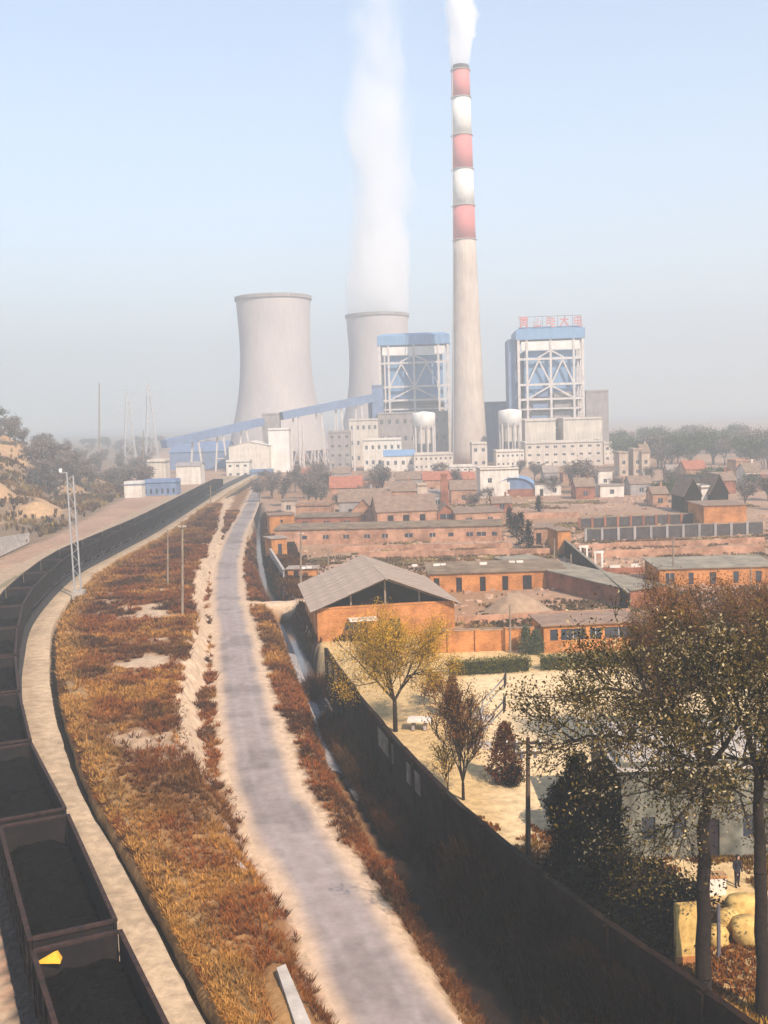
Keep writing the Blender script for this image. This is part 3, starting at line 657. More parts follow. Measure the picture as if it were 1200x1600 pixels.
# end walls of the ruined rows, shaded side to the lane
G2 = 'roofless pens of the ruined farm'
def pen_wall(name, A, B, H, mat_, label, group=None, piers=0, cat='wall', capmat=None, th=.24, pier_mat=None):
    A = Vector((A[0], A[1], 0)); B = Vector((B[0], B[1], 0)); d = B - A; L_ = d.length
    root = empty(name, (A.x, A.y, min(hz(A.x, A.y), hz(B.x, B.y), .3) - .05), math.atan2(d.y, d.x), label, cat, group); root['kind'] = 'thing'
    n = max(2, piers or int(L_/6)); 
    for i in range(n):
        x0 = L_*i/n; x1 = L_*(i+1)/n; h_ = H + rnd.uniform(-.12, .12) * (1 if piers == 0 else .3)
        m = MB(); m.box(x0 + .002, 0, 0, x1 - .002, th, h_); m.build('wall_panel', mat_, root)
        if piers:
            m = MB(); m.box(x0 - .25, -.2, 0, x0 + .25, -.002, h_ + .25); m.build('pier', pier_mat or mat_, root)
    if capmat:
        m = MB(); m.box(0, -.08, H + .15, L_, th + .08, H + .27); m.build('coping', capmat, root)
    return root
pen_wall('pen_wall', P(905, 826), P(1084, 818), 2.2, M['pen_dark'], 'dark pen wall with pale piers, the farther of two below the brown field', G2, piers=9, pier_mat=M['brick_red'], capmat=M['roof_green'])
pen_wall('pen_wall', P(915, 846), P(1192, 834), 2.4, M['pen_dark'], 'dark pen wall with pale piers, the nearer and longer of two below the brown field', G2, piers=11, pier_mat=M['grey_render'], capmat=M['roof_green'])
pen_wall('brick_wall', P(660, 1021), P(1004, 1010), 2.3, M['brick_orange'], 'orange brick wall behind the clipped hedges', None, piers=8, capmat=M['roof_tile'])
pen_wall('stone_wall', P(445, 907), P(424, 872), 1.6, M['grey_render'], 'low pale wall curving down to the small kiosk', None, capmat=M['concrete'])
pen_wall('lane_wall', P(984, 960), P(866, 850), 2.6, M['brick_dark'], 'dark side wall running away along the village lane', None, capmat=M['roof_green'])  # shade of the lane side is put into the dark brick
row('brick_hut', (1100, 824), (1166, 822), 12, 4.6, ('brick_orange', 'roof_tile'), 'flat', 0, [], 'blank wide orange brick block at the right end of the pen walls', cat='hut')
row('brick_hut', (834, 850), (860, 850), 8, 3.2, ('brick_hazed', 'roof_tile'), 'flat', 0, [([(838,846)], 0, 2.2)], 'small orange hut at the far end of the lane', cat='hut')
row('brick_hut', (872, 868), (892, 867), 6, 4.4, ('brick_orange', 'roof_tile'), 'flat', 0, [], 'narrow orange hut halfway along the dark lane wall', cat='hut')
row('porch', (850, 1021), (1000, 1014), 6, 2.9, ('brick_orange', 'roof_tile'), 'flat', 0, [([(860,872),(877,915),(922,940),(945,990)], 1.3, 2.5)], 'low brick porch with dark openings behind the right-hand hedge', cat='hut')
for (a, b, h_, lab) in (((560, 873), (862, 866), 1.3, 'low brown partition wall crossing the weedy lot behind the six-door shed'), ((520, 862), (800, 856), 1.1, 'lowest brown partition wall just before the longest shed'), ((925, 872), (1195, 862), 1.3, 'low brown partition wall behind the white painted blocks'), ((900, 858), (1195, 848), 1.1, 'low brown wall between the pens and the nearer pen wall'), ((800, 812), (905, 808), 1.4, 'low pinkish wall along the near edge of the brown field'), ((715, 975), (985, 962), 1.0, 'crumbling low wall across the lot with the earth mound')):
    pen_wall('partition_wall', P(*a), P(*b), h_, M['brick_hazed'], lab, 'low partition walls of the village', capmat=None)
# white painted parapet pieces on the pens
pp = empty('painted_parapet', (0, 0, 0), 0, 'row of white painted wall blocks topping the pens behind the brown tree', 'wall')
for a, b in ((953,969),(986,1000),(1018,1032),(1042,1050),(1083,1097),(1114,1130),(1150,1161),(1181,1193)):
    va = 893 - (a - 953)*.035; A = P(a, va); B = P(b, va - .5); d = B - A
    m = MB(); m.box(0, 0, 0, d.length, .25, 1.1 + rnd.uniform(-.15, .15)); o = m.build('white_block', M['white_render'], pp); o.location = (A.x, A.y, 0); o.rotation_euler.z = math.atan2(d.y, d.x)
A = P(940, 899); B = P(1205, 890); d = B - A; m = MB(); m.box(0, .3, 0, d.length, .6, 1.0); o = m.build('wall_panel', M['brick_red'], pp); o.location = (A.x, A.y, 0); o.rotation_euler.z = math.atan2(d.y, d.x)
for (a, v, hh) in ((929, 890, 2.6), (906, 878, 2.4)):
    A = P(a, v); g = empty('gate_pillar', (A.x, A.y, 0), 0, 'white painted gate frame, the %s of two beside the lane wall' % ('nearer' if v == 890 else 'farther'), 'gate')
    for dx in (0, 1.1): m = MB(); m.box(dx, 0, 0, dx + .3, .3, hh); m.build('post', M['white_render'], g)
    m = MB(); m.box(-.1, -.02, hh + .002, 1.5, .34, hh + .35); m.build('lintel', M['white_render'], g)
# white lumps on and behind the storehouse shed
PBL = ['white plaster block above the first door of the six-door shed', 'smaller white plaster block next to the first one on the six-door shed', 'white plaster block above the third door of the six-door shed', 'left of two white plaster blocks above the brown fifth door', 'right of two white plaster blocks above the brown fifth door', 'lone white plaster block just behind the storehouse ridge', 'left white block on the brick kiosk roof', 'right white block on the brick kiosk roof']
for bi, (a, v, s_) in enumerate(((682, 885, 1), (692, 884, .8), (755, 883, 1.1), (800, 880, .9), (812, 880, 1), (648, 885, .8), (473, 889, .8), (483, 888, .8))):
    p = P(a, v, 2.9 if a > 600 else 1.85); m = MB(); m.box(-.5*s_, -.2, 0, .5*s_, .2, .4*s_)
    o = m.build('plaster_block', M['white_render']); o.location = p; o.rotation_euler.z = rnd.uniform(-.3, .3)
    tag(o, PBL[bi], 'block', 'white plaster blocks on the shed roofs')

# ------------------------------------------------------------------ scattered farther houses
HS = [ # u0, u1, vbase, H, depth, roof, rise, wall, roofmat, label
 (516,566,786,5,10,'gable',3,'brick_hazed','roof_red','house with an orange-red tiled roof below the power station gate'),
 (530,600,806,4,10,'gable',2.8,'grey_render','roof_tile','wide grey-roofed house between the box house and the red-roofed house'),
 (440,462,800,3.5,8,'flat',0,'tan_render','roof_tile','small pale flat-roofed house left of the blank box house'),
 (612,650,790,4.5,9,'gable',2.4,'brick_hazed','roof_tile','pinkish house behind the three-door house, left one'),
 (653,668,794,6.5,5,'flat',0,'tan_render','roof_tile','narrow pale tower-like house behind the three-door house'),
 (668,700,793,3.6,9,'shed',1,'grey_render','roof_grey','low shed with a pale tilted roof next to the brick stack'),
 (705,745,785,4,9,'gable',2.4,'brick_hazed','roof_tile','brown-roofed house right of the brick stack'),
 (751,811,776,8.5,14,'flat',0,'white_render','roof_tile','cream two-storey block behind the blue arched roof'),
 (836,877,773,3.6,8,'flat',0,'white_render','roof_tile','long low white shed right of the blue arched roof'),
 (560,600,768,4.5,10,'gable',2.4,'brick_hazed','roof_tile','brown house in front of the station office, left'),
 (618,660,766,4.2,10,'gable',2.2,'grey_render','roof_tile','grey house in front of the station office, centre'),
 (662,712,770,4.6,10,'gable',2.4,'brick_hazed','roof_red','orange house in front of the station office, right'),
 (935,957,757,5,10,'flat',0,'white_render','roof_tile','small white house below the cream turbine hall corner'),
 (968,982,742,9,10,'flat',0,'tan_render','roof_tile','left of a group of three pale blocks at the edge of the plain'),
 (990,1003,741,10,10,'flat',0,'tan_render','roof_tile','middle of three pale blocks at the edge of the plain'),
 (1003,1016,741,9,10,'gable',3,'tan_render','roof_tile','right of three pale blocks at the edge of the plain'),
 (1096,1110,799,6,8,'flat',0,'white_render','roof_tile','small white house between two dark gables'),
 (1110,1138,800,5,12,'front',4.2,'brick_dark','roof_tile','dark-gabled house right of the small white house'),
 (1070,1096,800,4.5,12,'front',4,'brick_dark','roof_tile','dark-gabled house left of the small white house'),
 (1072,1104,754,5,10,'gable',2.6,'brick_hazed','roof_red','pinkish-roofed house among the right-hand trees'),
 (1150,1180,745,6,10,'flat',0,'brick_hazed','roof_tile','orange block house at the far right under the hazy trees'),
 (1165,1188,760,5,9,'gable',2.5,'white_render','roof_tile','white gabled house at the far right edge'),
 (938,975,775,3.4,8,'flat',0,'white_render','roof_grey','low white shed at the upper edge of the brown field'),
 (1020,1044,790,3.5,7,'gable',1.6,'brick_hazed','roof_tile','little brown hut in the brown field'),
 (900,930,778,3.8,8,'gable',2.2,'brick_red','roof_tile','brown house beside the thicket at the field edge'),
 (985,1020,772,3.6,8,'gable',2.0,'grey_render','roof_tile','grey house above the brown field'),
 (1110,1150,770,4,8,'gable',2.2,'brick_red','roof_tile','brown house behind the white house with dark gables'),
 (770,800,800,2.6,7,'gable',1.4,'brick_red','roof_tile','low brown hut at the left corner of the brown field'),
]
rh = random.Random(99)
EX = [(405,428,'brown hut at the far end of the road, left of the thicket'),(470,500,'low house just behind the bare trees at the road end'),(575,600,'house between the red-roofed house and the office block'),(640,668,'small house in front of the cream workshop'),(716,742,'house under the pump house, right of the chimney foot'),(880,905,'low house in front of the turbine hall centre'),(915,938,'low house in front of the turbine hall right end'),(1045,1068,'house at the near edge of the right-hand tree belt'),(1125,1148,'house half-hidden in the right-hand tree belt'),(850,872,'low house before the white control block'),(520,548,'low house left below the office block'),(1180,1205,'house cut by the right edge of the view under the trees')]
for k, (a, b, lab) in enumerate(EX):
    HS.append((a, b, rh.choice((752, 757, 762)), rh.uniform(3.2, 4.4), 8, rh.choice(('gable', 'gable', 'flat')), 2.2, rh.choice(('brick_hazed', 'brick_red', 'grey_render')), rh.choice(('roof_tile', 'roof_grey', 'roof_red')), lab))
for u0, u1, vb, H, dp, rf, rs, wm, rm, lab in HS:
    A = P(u0, vb + 2); B = P(u1, vb + 2 - (u1-u0)*.03); W = dist(A, B); n = max(1, int(W/4)); ops = []
    for i in range(n):
        c_ = W*(i+.5)/n; ops.append((c_-.6, c_+.6, 1.0, 2.3) if (i % 3 or n == 1) else (c_-.5, c_+.5, 0, 2.1))
        if H > 7: ops.append((c_-.6, c_+.6, 4.6, 6.0))
    building('village_house', A, B, dp, H, M[wm], M[rm], rf, rs, ops, label=lab, cat='house', group='scattered village houses', parapet=.6 if rf == 'flat' and H > 5 else 0, chimney=(W*.7 if rf == 'gable' else None))
# brick stack
A = P(695, 794); g = empty('brick_stack', (A.x, A.y, 0), 0, 'tall square brick stack standing among the village houses', 'chimney')
m = MB(); m.add([(-1.2,-1.2,0),(1.2,-1.2,0),(1.2,1.2,0),(-1.2,1.2,0),(-.85,-.85,9.2),(.85,-.85,9.2),(.85,.85,9.2),(-.85,.85,9.2)], [(0,3,2,1),(4,5,6,7),(0,1,5,4),(1,2,6,5),(2,3,7,6),(3,0,4,7)]); m.build('shaft', M['brick_red'], g)
m = MB(); m.box(-1.05,-1.05,9.202,1.05,1.05,9.6); m.build('cap', M['brick_red'], g)
# blue arched roof shed
A = P(776, 777); B = P(834, 776); W = dist(A, B); g = empty('arched_shed', (A.x, A.y, 0), math.atan2(B.y-A.y, B.x-A.x), 'shed with a bright blue arched metal roof', 'shed')
m = MB(); m.box(0, 0, 0, W, .3, 2.4); m.box(0, 11.7, 0, W, 12, 2.4); m.box(0,.3,0,.3,11.7,2.4); m.box(W-.3,.3,0,W,11.7,2.4); m.build('wall', M['brick_red'], g)
n = 12; vs_ = []
for i in range(n+1):
    t = math.pi*i/n; x = W/2 - (W/2+.4)*math.cos(t); z_ = 2.41 + 3.6*math.sin(t); vs_ += [(x, -.5, z_), (x, 12.5, z_)]
vs_ += [(p[0], p[1], p[2]-.12) for p in vs_]; k = 2*(n+1)
m = MB(); m.add(vs_, [(2*i,2*i+1,2*i+3,2*i+2) for i in range(n)] + [(k+2*i,k+2*i+2,k+2*i+3,k+2*i+1) for i in range(n)] + [(2*i,2*i+2,k+2*i+2,k+2*i) for i in range(n)]); m.build('roof', M['blue_metal'], g)
m = MB(); m.add([(W/2-(W/2+.2)*math.cos(math.pi*i/n), .05, 2.4+3.4*math.sin(math.pi*i/n)) for i in range(n+1)], [tuple(range(n+1))]); m.build('gable_sheet', M['blue_dull'], g)

# ------------------------------------------------------------------ power station
def tower_shell(name, zdist, u, radii, top, label):
    c = D(u, 650, zdist); g = empty(name, (c.x, c.y, 0), 0, label, 'cooling tower', 'hyperbolic cooling towers')
    n = 72; prof = [(r, z_) for z_, r in radii]; m = MB(); m.lathe(prof, n, cap=False); inner = [(r - .7, z_) for z_, r in radii][::-1]; m.lathe(inner, n, cap=False)
    rt, zt = prof[-1]; k = len(m.v); m.lathe([(rt, zt), (rt - .7, zt)], n, cap=False)
    m.build('shell', M['tower_concrete'], g, smooth=True)
    m = MB(); m.lathe([(rt + .02, zt - 1.6), (rt + .7, zt - 1.5), (rt + .7, zt + .6), (rt - .2, zt + .6)], n, cap=False); m.build('rim', M['grey_render'], g)
    rb_, zb_ = prof[0]; nn = 36
    for i in range(nn):
        for s_ in (-1, 1):
            t0 = 2*math.pi*i/nn; t1 = t0 + s_*math.pi/nn
            me = MB().tube((rb_*1.06*math.cos(t0), rb_*1.06*math.sin(t0), 0), ((rb_-.4)*math.cos(t1), (rb_-.4)*math.sin(t1), zb_ + .2), .45, n=5); me.build('leg', M['tower_concrete'], g)
    return g
def radii_px(k, hs): return hs
T1 = [(8, 30.5), (14, 29.2), (22, 27.3), (31, 25.1), (40, 23.3), (50, 22.0), (58, 21.35), (66, 21.0), (76, 21.1), (86, 21.6), (94, 22.0), (99, 22.3)]
tower_shell('cooling_tower', 640, 427 + 7, T1, 99, 'larger, nearer cooling tower, pale and without steam, above the white sheds')
T2 = [(z_ * 1.0, r * 1.0) for z_, r in T1]
T2c = tower_shell('cooling_tower', 765, 592 + 2, T2, 99, 'farther cooling tower giving off steam behind the boiler house')

# chimney
cz = 550; cc = D(733, 700, cz); ch = empty('chimney_stack', (cc.x, cc.y, 0), 0, 'very tall chimney with red and white bands and white smoke', 'chimney', None)
def zof(v): return D(722, v, cz).z
zb = [zof(v) for v in (375, 322, 265, 212, 153, 110, 103)]
def cr(z_): return np.interp(z_, [0, 12, 40, 115, 206], [9.6, 9.2, 8.0, 5.9, 4.45])
def seg(z0, z1, name, mt):
    n = max(2, int((z1-z0)/8)); m = MB(); m.lathe([(cr(z0+(z1-z0)*i/n), z0+(z1-z0)*i/n) for i in range(n+1)], 48, cap=True); return m.build(name, mt, ch, smooth=True)
seg(0, zb[0], 'shaft', M['chimney_concrete'])
for i, mt in enumerate(('red_paint', 'white_paint', 'red_paint', 'white_paint', 'red_paint')):
    seg(zb[i] + .01, zb[i+1], 'painted_band', M[mt])
zt = zb[6]; m = MB(); m.lathe([(cr(zt)-.2, zb[5]+.01), (cr(zt)+.15, zb[5]+.4), (cr(zt)-.2, zt), (cr(zt)-.9, zt), (cr(zt)-.9, zt-3)], 48, cap=False); m.build('mouth', M['soot'], ch)
for i in range(1, 7):
    z_ = (zb[i-1] + 0) if i < 6 else zb[5]; m = MB(); rr = cr(z_); m.lathe([(rr+.02, z_-.25), (rr+.55, z_-.2), (rr+.55, z_+.0), (rr+.02, z_+.0)], 32, cap=False); m.build('gallery', M['steel_white'], ch)
m = MB(); m.beam((-cr(2)*.9, -cr(2)*.5, 2), (-cr(200)*.9, -cr(200)*.5, 204), .35, .35); m.build('ladder', M['galv'], ch)

# boiler houses
def boiler_house(u0, u1, vtop, z, label, sign=False, annex=None):
    a = D(u0, 650, z); b = D(u1, 650, z); W = b.x - a.x; k = z / F_PX; um = (u0 + u1) / 2
    def hh(v): return D(um, v, z).z
    Ht = hh(vtop); g = empty('boiler_house', (a.x, z, 0), R(-3), label, 'boiler house', 'steel framed boiler houses'); dp = 32
    def X_(f): return W * f
    H0 = Ht - 5.5
    m = MB(); m.box(3.0, 3.0, 34, W - 3.0, dp - 1, H0 - 5.2); m.build('cladding', M['blue_metal'], g)
    m = MB(); m.box(2.5, 2.5, 0, W - 2.5, dp - 1.5, 33.9); m.build('boiler_casing', M['grey_render'], g)
    m = MB(); m.box(-1.2, -1.0, H0 + .4, W + 1.2, dp + 1, Ht); m.add([(-1.2,-1,Ht+.01),(W+1.2,-1,Ht+.01),(W+1.2,dp+1,Ht+.01),(-1.2,dp+1,Ht+.01),(2,4,Ht+1.6),(W-2,4,Ht+1.6),(W-2,dp-4,Ht+1.6),(2,dp-4,Ht+1.6)], [(0,1,5,4),(1,2,6,5),(2,3,7,6),(3,0,4,7),(4,5,6,7)]); m.build('roof', M['blue_metal'], g)
    m = MB(); m.box(1.5, -.2, H0 - 5.0, W - 1.5, 2.0, H0 - .6); m.build('parapet_band', M['white_paint'], g)
    cols = [0.0, .13, .5, .86, 1.0]
    for yy in (0, 10.6, 21.3, dp):
        for c_ in (cols if yy == 0 else [0, 1.0]):
            m = MB(); m.beam((X_(c_), yy, 0), (X_(c_), yy, H0 + .35), 1.1 if c_ in (.5, .86, .13) else 1.3); m.build('column', M['steel_white'], g)
    levels = [H0 - 9.5, H0 - 22.5, H0 - 30, H0 - 35, H0 - 40, H0 - 45, 18]
    for i, z_ in enumerate(levels):
        m = MB(); m.beam((.7, -.05, z_), (W - .7, -.05, z_), .9, 1.1 if i < 3 else .7); m.build('beam', M['steel_white'], g)
        for s_ in (0, W):
            m = MB(); m.beam((s_, .7, z_), (s_, dp - .7, z_), .8, .9); m.build('beam', M['steel_white'], g)
    zc, zd = levels[0] - .5, levels[1] + .5
    for (fa, za), (fb, zb_) in [((.315, zc), (.14, zd)), ((.315, zc), (.49, zd)), ((.685, zc), (.51, zd)), ((.685, zc), (.85, zd)),
                                ((.5, levels[1]-.6), (.14, levels[2]+.4)), ((.5, levels[1]-.6), (.85, levels[2]+.4)),
                                ((.5, H0 - 5.3), (.3, levels[0]+.6)), ((.5, H0 - 5.3), (.7, levels[0]+.6)), ((.14, levels[5]), (.49, levels[6])), ((.85, levels[5]), (.51, levels[6]))]:
        m = MB(); m.beam((X_(fa), -.2, za), (X_(fb), -.2, zb_), .75); m.build('brace', M['steel_white'], g)
    for s_ in (0, W):
        for j in range(3):
            for q in range(3):
                za = levels[q]; zb_ = levels[q+1] if q < 2 else 34
                m = MB(); m.beam((s_, 10.6*j + .7, zb_ + .5), (s_, 10.6*(j+1) - .7, za - .5), .6); m.build('brace', M['steel_white'], g)
    for i in range(4):
        z_ = 14 + i*6.2; m = MB(); m.box(1.5, .8, z_, W - 1.5, 2.4, z_ + .3)
        m.build('floor', M['dark_steel'], g)
        m = MB(); m.box(5 + i, 1.2, z_ + 1.4, W*.45, 2.45, z_ + 4.2); m.build('duct', M['blue_dull'], g)
        m = MB(); m.box(W*.55, 1.2, z_ + 1.0, W - 5, 2.45, z_ + 3.6); m.build('duct', M['grey_render'], g)
    if annex:
        x0, x1, zt_ = annex; m = MB(); m.box(x0, 4, 0, x1, dp - 4, zt_); m.build('stair_tower', M['blue_dull'], g)
    return g, W, Ht
g1, W1, Ht1 = boiler_house(596, 702, 524, 590, 'left boiler house with white steel frame and blue roof', annex=(-7.5, -1, 37))
g2, W2, Ht2 = boiler_house(812, 911, 514, 545, 'right boiler house with red roof lettering above its blue roof', annex=(-5, -.9, 64))
# red roof lettering (illegible in the haze except for its shapes)
def glyph(name, strokes, x, w_, h_, parent):
    m = MB()
    for x0, y0, x1, y1 in strokes:
        m.beam((x + x0*w_, -.6, Ht2 + 1.0 + y0*h_), (x + x1*w_, -.6 , Ht2 + 1.0 + y1*h_), .28, .62)
    return m.build(name, M['red_paint'], parent)
CH = [ # simplified stroke drawings of the five roof characters
 [(.1,.95,.9,.95),(.3,1,.3,.8),(.7,1,.7,.8),(.05,.78,.95,.78),(.2,.65,.8,.65),(.2,.25,.8,.25),(.2,.65,.2,.25),(.8,.65,.8,.25),(.5,.78,.5,.25),(.2,.45,.8,.45),(.3,.2,.1,0),(.7,.2,.9,0)],
 [(.5,.85,.5,.1),(.15,.6,.15,.1),(.85,.6,.85,.1),(.15,.1,.85,.1)],
 [(.1,.8,.5,.8),(.2,.95,.1,.6),(.1,.6,.45,.6),(.45,.6,.45,.05),(.1,.6,.1,.05),(.1,.35,.45,.35),(.6,.9,.6,.5),(.6,.7,.9,.8),(.6,.5,.95,.5),(.6,.4,.6,.02),(.6,.2,.9,.3),(.6,.02,.95,.02)],
 [(.08,.65,.92,.65),(.5,.95,.5,.6),(.5,.6,.1,.02),(.5,.6,.9,.02)],
 [(.15,.8,.85,.8),(.15,.5,.85,.5),(.15,.25,.85,.25),(.15,.8,.15,.25),(.85,.8,.85,.25),(.5,.95,.5,.02),(.5,.02,.95,.02),(.95,.02,.95,.15)]]
sg = empty('roof_sign', (g2.location.x, g2.location.y, 0), R(-3), 'row of five red Chinese characters on the roof of the right boiler house', 'sign')
for i, ch_ in enumerate(CH):
    glyph('character', ch_, .4 + i * (W2 - 5.2) / 4, 5.0, 5.4, sg)
m = MB()
for i in range(9): m.beam((1 + i*(W2-2)/8, -.2, Ht2), (1 + i*(W2-2)/8, -.2, Ht2 + 6.6), .18)
m.beam((0, -.2, Ht2 + 1.0), (W2, -.2, Ht2 + 1.0), .2); m.beam((0, -.2, Ht2 + 6.4), (W2, -.2, Ht2 + 6.4), .2); m.build('sign_frame', M['dark_steel'], sg)

def pbox(name, u0, u1, vt, z, depth, mt, label, cat='building', roof=None, win=None, vb=None, rise=0, group=None, door=True, front_gable=False):
    a = D(u0, 650, z); b = D(u1, 650, z); H = D((u0+u1)/2, vt, z).z; W = b.x - a.x; ops = []
    if win:
        nx, nz = win; fh = H / nz
        for j in range(nz):
            for i in range(nx):
                c_ = W*(i+.5)/nx; ops.append((c_ - W/nx*.19, c_ + W/nx*.19, fh*j + fh*.42, fh*j + fh*.68))
    return building(name, (a.x, z), (b.x, z), depth, H, M[mt], M[roof or 'grey_render'], 'front' if front_gable else ('gable' if rise else 'flat'), rise or 0, ops, label=label, cat=cat, z=0.0, parapet=0 if rise else 1.0, over=.4, group=group)
pbox('storage_shed', 355, 418, 697, 520, 30, 'white_render', 'large white gabled shed in front of the nearer cooling tower', rise=2.2, roof='white_render', front_gable=True)
pbox('annex_building', 350, 386, 722, 480, 12, 'white_render', 'small white annex in front of the white gabled shed', win=(3, 2))
pbox('tank_house', 418, 450, 672, 530, 12, 'white_paint', 'tall white windowless tower block beside the white gabled shed')
pbox('plant_office', 566, 626, 688, 520, 16, 'white_render', 'white office block with a parapet left of the blue-roofed hall', win=(6, 2))
pbox('blue_roof_hall', 598, 646, 712, 505, 12, 'white_render', 'low hall with a blue roof in front of the white office block', roof='blue_metal', rise=2.6, win=(4, 1))
pbox('workshop', 645, 706, 711, 500, 14, 'cream', 'cream two-storey workshop with small windows left of the chimney foot', win=(8, 2))
pbox('pump_house', 736, 760, 694, 495, 10, 'cream', 'orange-lit small block at the foot of the chimney', win=(2, 2))
pbox('control_block', 774, 818, 706, 500, 12, 'white_render', 'white two-storey control block right of the chimney foot', win=(6, 2))
pbox('transformer_house', 512, 546, 676, 540, 12, 'grey_render', 'narrow grey building with a window band at the left of the office block', win=(3, 4))
pbox('plant_building', 545, 590, 657, 570, 20, 'cream', 'cream stepped building below the left boiler house', win=(5, 3))
pbox('bunker_bay', 590, 700, 646, 580, 10, 'grey_render', 'grey machinery bay across the foot of the left boiler house', win=(9, 3))
pbox('turbine_hall', 820, 941, 692, 505, 18, 'cream', 'long cream turbine hall at the right of the power station', win=(9, 3))
pbox('precipitator_house', 880, 941, 655, 528, 20, 'cream', 'cream raised precipitator block above the turbine hall, right one')
pbox('precipitator_house', 820, 868, 658, 530, 20, 'cream', 'cream raised precipitator block above the turbine hall, left one')
pbox('end_annex', 943, 965, 694, 515, 12, 'cream', 'small cream annex right of the turbine hall', win=(2, 2))
pbox('dark_annex', 916, 951, 612, 600, 24, 'grey_render', 'tall grey block behind the right boiler house')
pbox('link_building', 758, 808, 630, 575, 14, 'blue_dull', 'blue-grey link building between the chimney and the right boiler house')
pbox('transfer_tower', 582, 600, 604, 585, 8, 'blue_dull', 'blue-grey transfer tower where the conveyor meets the left boiler house')
pbox('gate_house', 700, 740, 730, 470, 8, 'white_render', 'low white building under the chimney foot', win=(4, 1))
pbox('blue_cabin', 188, 216, 757, 342, 5, 'white_render', 'small white cabin with a bright blue roof above the railway', roof='blue_metal', cat='cabin')
pbox('long_cabin', 217, 270, 754, 350, 8, 'blue_dull', 'long grey-blue cabin beside the blue-roofed cabin', roof='blue_metal', win=(6, 1), cat='cabin')
pbox('water_tank_house', 226, 254, 722, 400, 9, 'cream', 'cream block-shaped tank house above the long cabin', cat='cabin')
pbox('white_shed', 271, 309, 728, 420, 10, 'white_render', 'low white shed to the right of the tank house', cat='shed', rise=1.2)
# row of little gate posts near control block
# silos
for u, v, z, lab in ((662, 645, 540, 'round white flat-topped silo on legs left of the chimney'), (797, 641, 530, 'round white flat-topped silo on legs right of the chimney')):
    c_ = D(u, 660, z); H = D(u, v, z).z; r = 18 / F_PX * z; g = empty('silo', (c_.x, c_.y, 0), 0, lab, 'silo', 'round silos by the chimney')
    m = MB(); m.lathe([(r*.5, H-9), (r, H-6), (r*1.02, H-.6), (r*.9, H), (0.1, H+.8)], 32, cap=False); m.build('tank', M['white_paint'], g, smooth=True)
    m = MB(); m.lathe([(r*.62, 12), (r*.62, H-8.6)], 24); m.build('core', M['cream'], g)
    for i in range(10):
        t = 2*math.pi*i/10; m = MB(); m.tube((r*.92*math.cos(t), r*.92*math.sin(t), 0), (r*.92*math.cos(t), r*.92*math.sin(t), H-6.2), .45); m.build('leg', M['steel_white'], g)
# conveyor gallery
def conveyor(name, pts, w_, h_, label, legs=()):
    g = empty(name, (0, 0, 0), 0, label, 'conveyor', 'coal conveyor galleries')
    for a, b in zip(pts[:-1], pts[1:]):
        m = MB(); m.beam(a, b, w_, h_); m.build('gallery', M['blue_dull'], g)
        n = 6; d = (b - a)
    for t in legs:
        a, b = pts[0], pts[-1]; p = a.lerp(b, t); q = Vector((p.x, p.y, 0)); L = MB()
        top = p.z - h_/2 - .05
        for s_ in (-1, 1): L = MB(); L.beam((p.x + s_*3.2, p.y, 0), (p.x + s_*1.4, p.y, top), .8); L.build('leg', M['steel_white'], g)
        L = MB(); L.beam((p.x - 2.6, p.y, top*.4), (p.x + 2.6, p.y, top*.4), .5); L.build('crossbar', M['steel_white'], g)
    return g
conveyor('conveyor_bridge', [D(440, 650, 560), D(581, 622, 585)], 4.2, 4.2, 'blue inclined conveyor bridge rising to the left boiler house', (.15, .4, .62, .85))
conveyor('conveyor_bridge', [D(256, 694, 500), D(409, 659, 555)], 4.2, 3.8, 'blue inclined conveyor bridge from the coal yard to the transfer house', (.3, .55, .8))
pbox('transfer_house', 409, 436, 648, 556, 8, 'grey_render', 'grey transfer house between the two conveyor bridges', cat='building')
pbox('coal_shed', 262, 350, 706, 560, 40, 'blue_dull', 'long low blue coal shed under the lower conveyor', roof='blue_dull', rise=5)
pbox('dark_shed', 386, 420, 738, 470, 12, 'blue_dull', 'dark low shed left of the bare thicket by the road end', cat='shed')
for i, (u, vt, z, lab) in enumerate(((468, 655, 545, 'tallest slim pale mast right of the white tower block'), (456, 668, 540, 'slim pale mast closest to the white tower block'), (528, 650, 560, 'slim pale mast above the narrow grey building'), (553, 664, 520, 'slim pale mast beside the white office block'), (474, 662, 548, 'thin mast just right of the tallest slim mast'))):
    a = D(u, 700, z); m = MB(); H = D(u, vt, z).z; m.tube((0, 0, 0), (0, 0, H), .55, .4, 8); o = m.build('lamp_mast', M['steel_white']); o.location = (a.x, a.y, 0)
    tag(o, lab, 'mast', 'slim masts before the cooling towers')

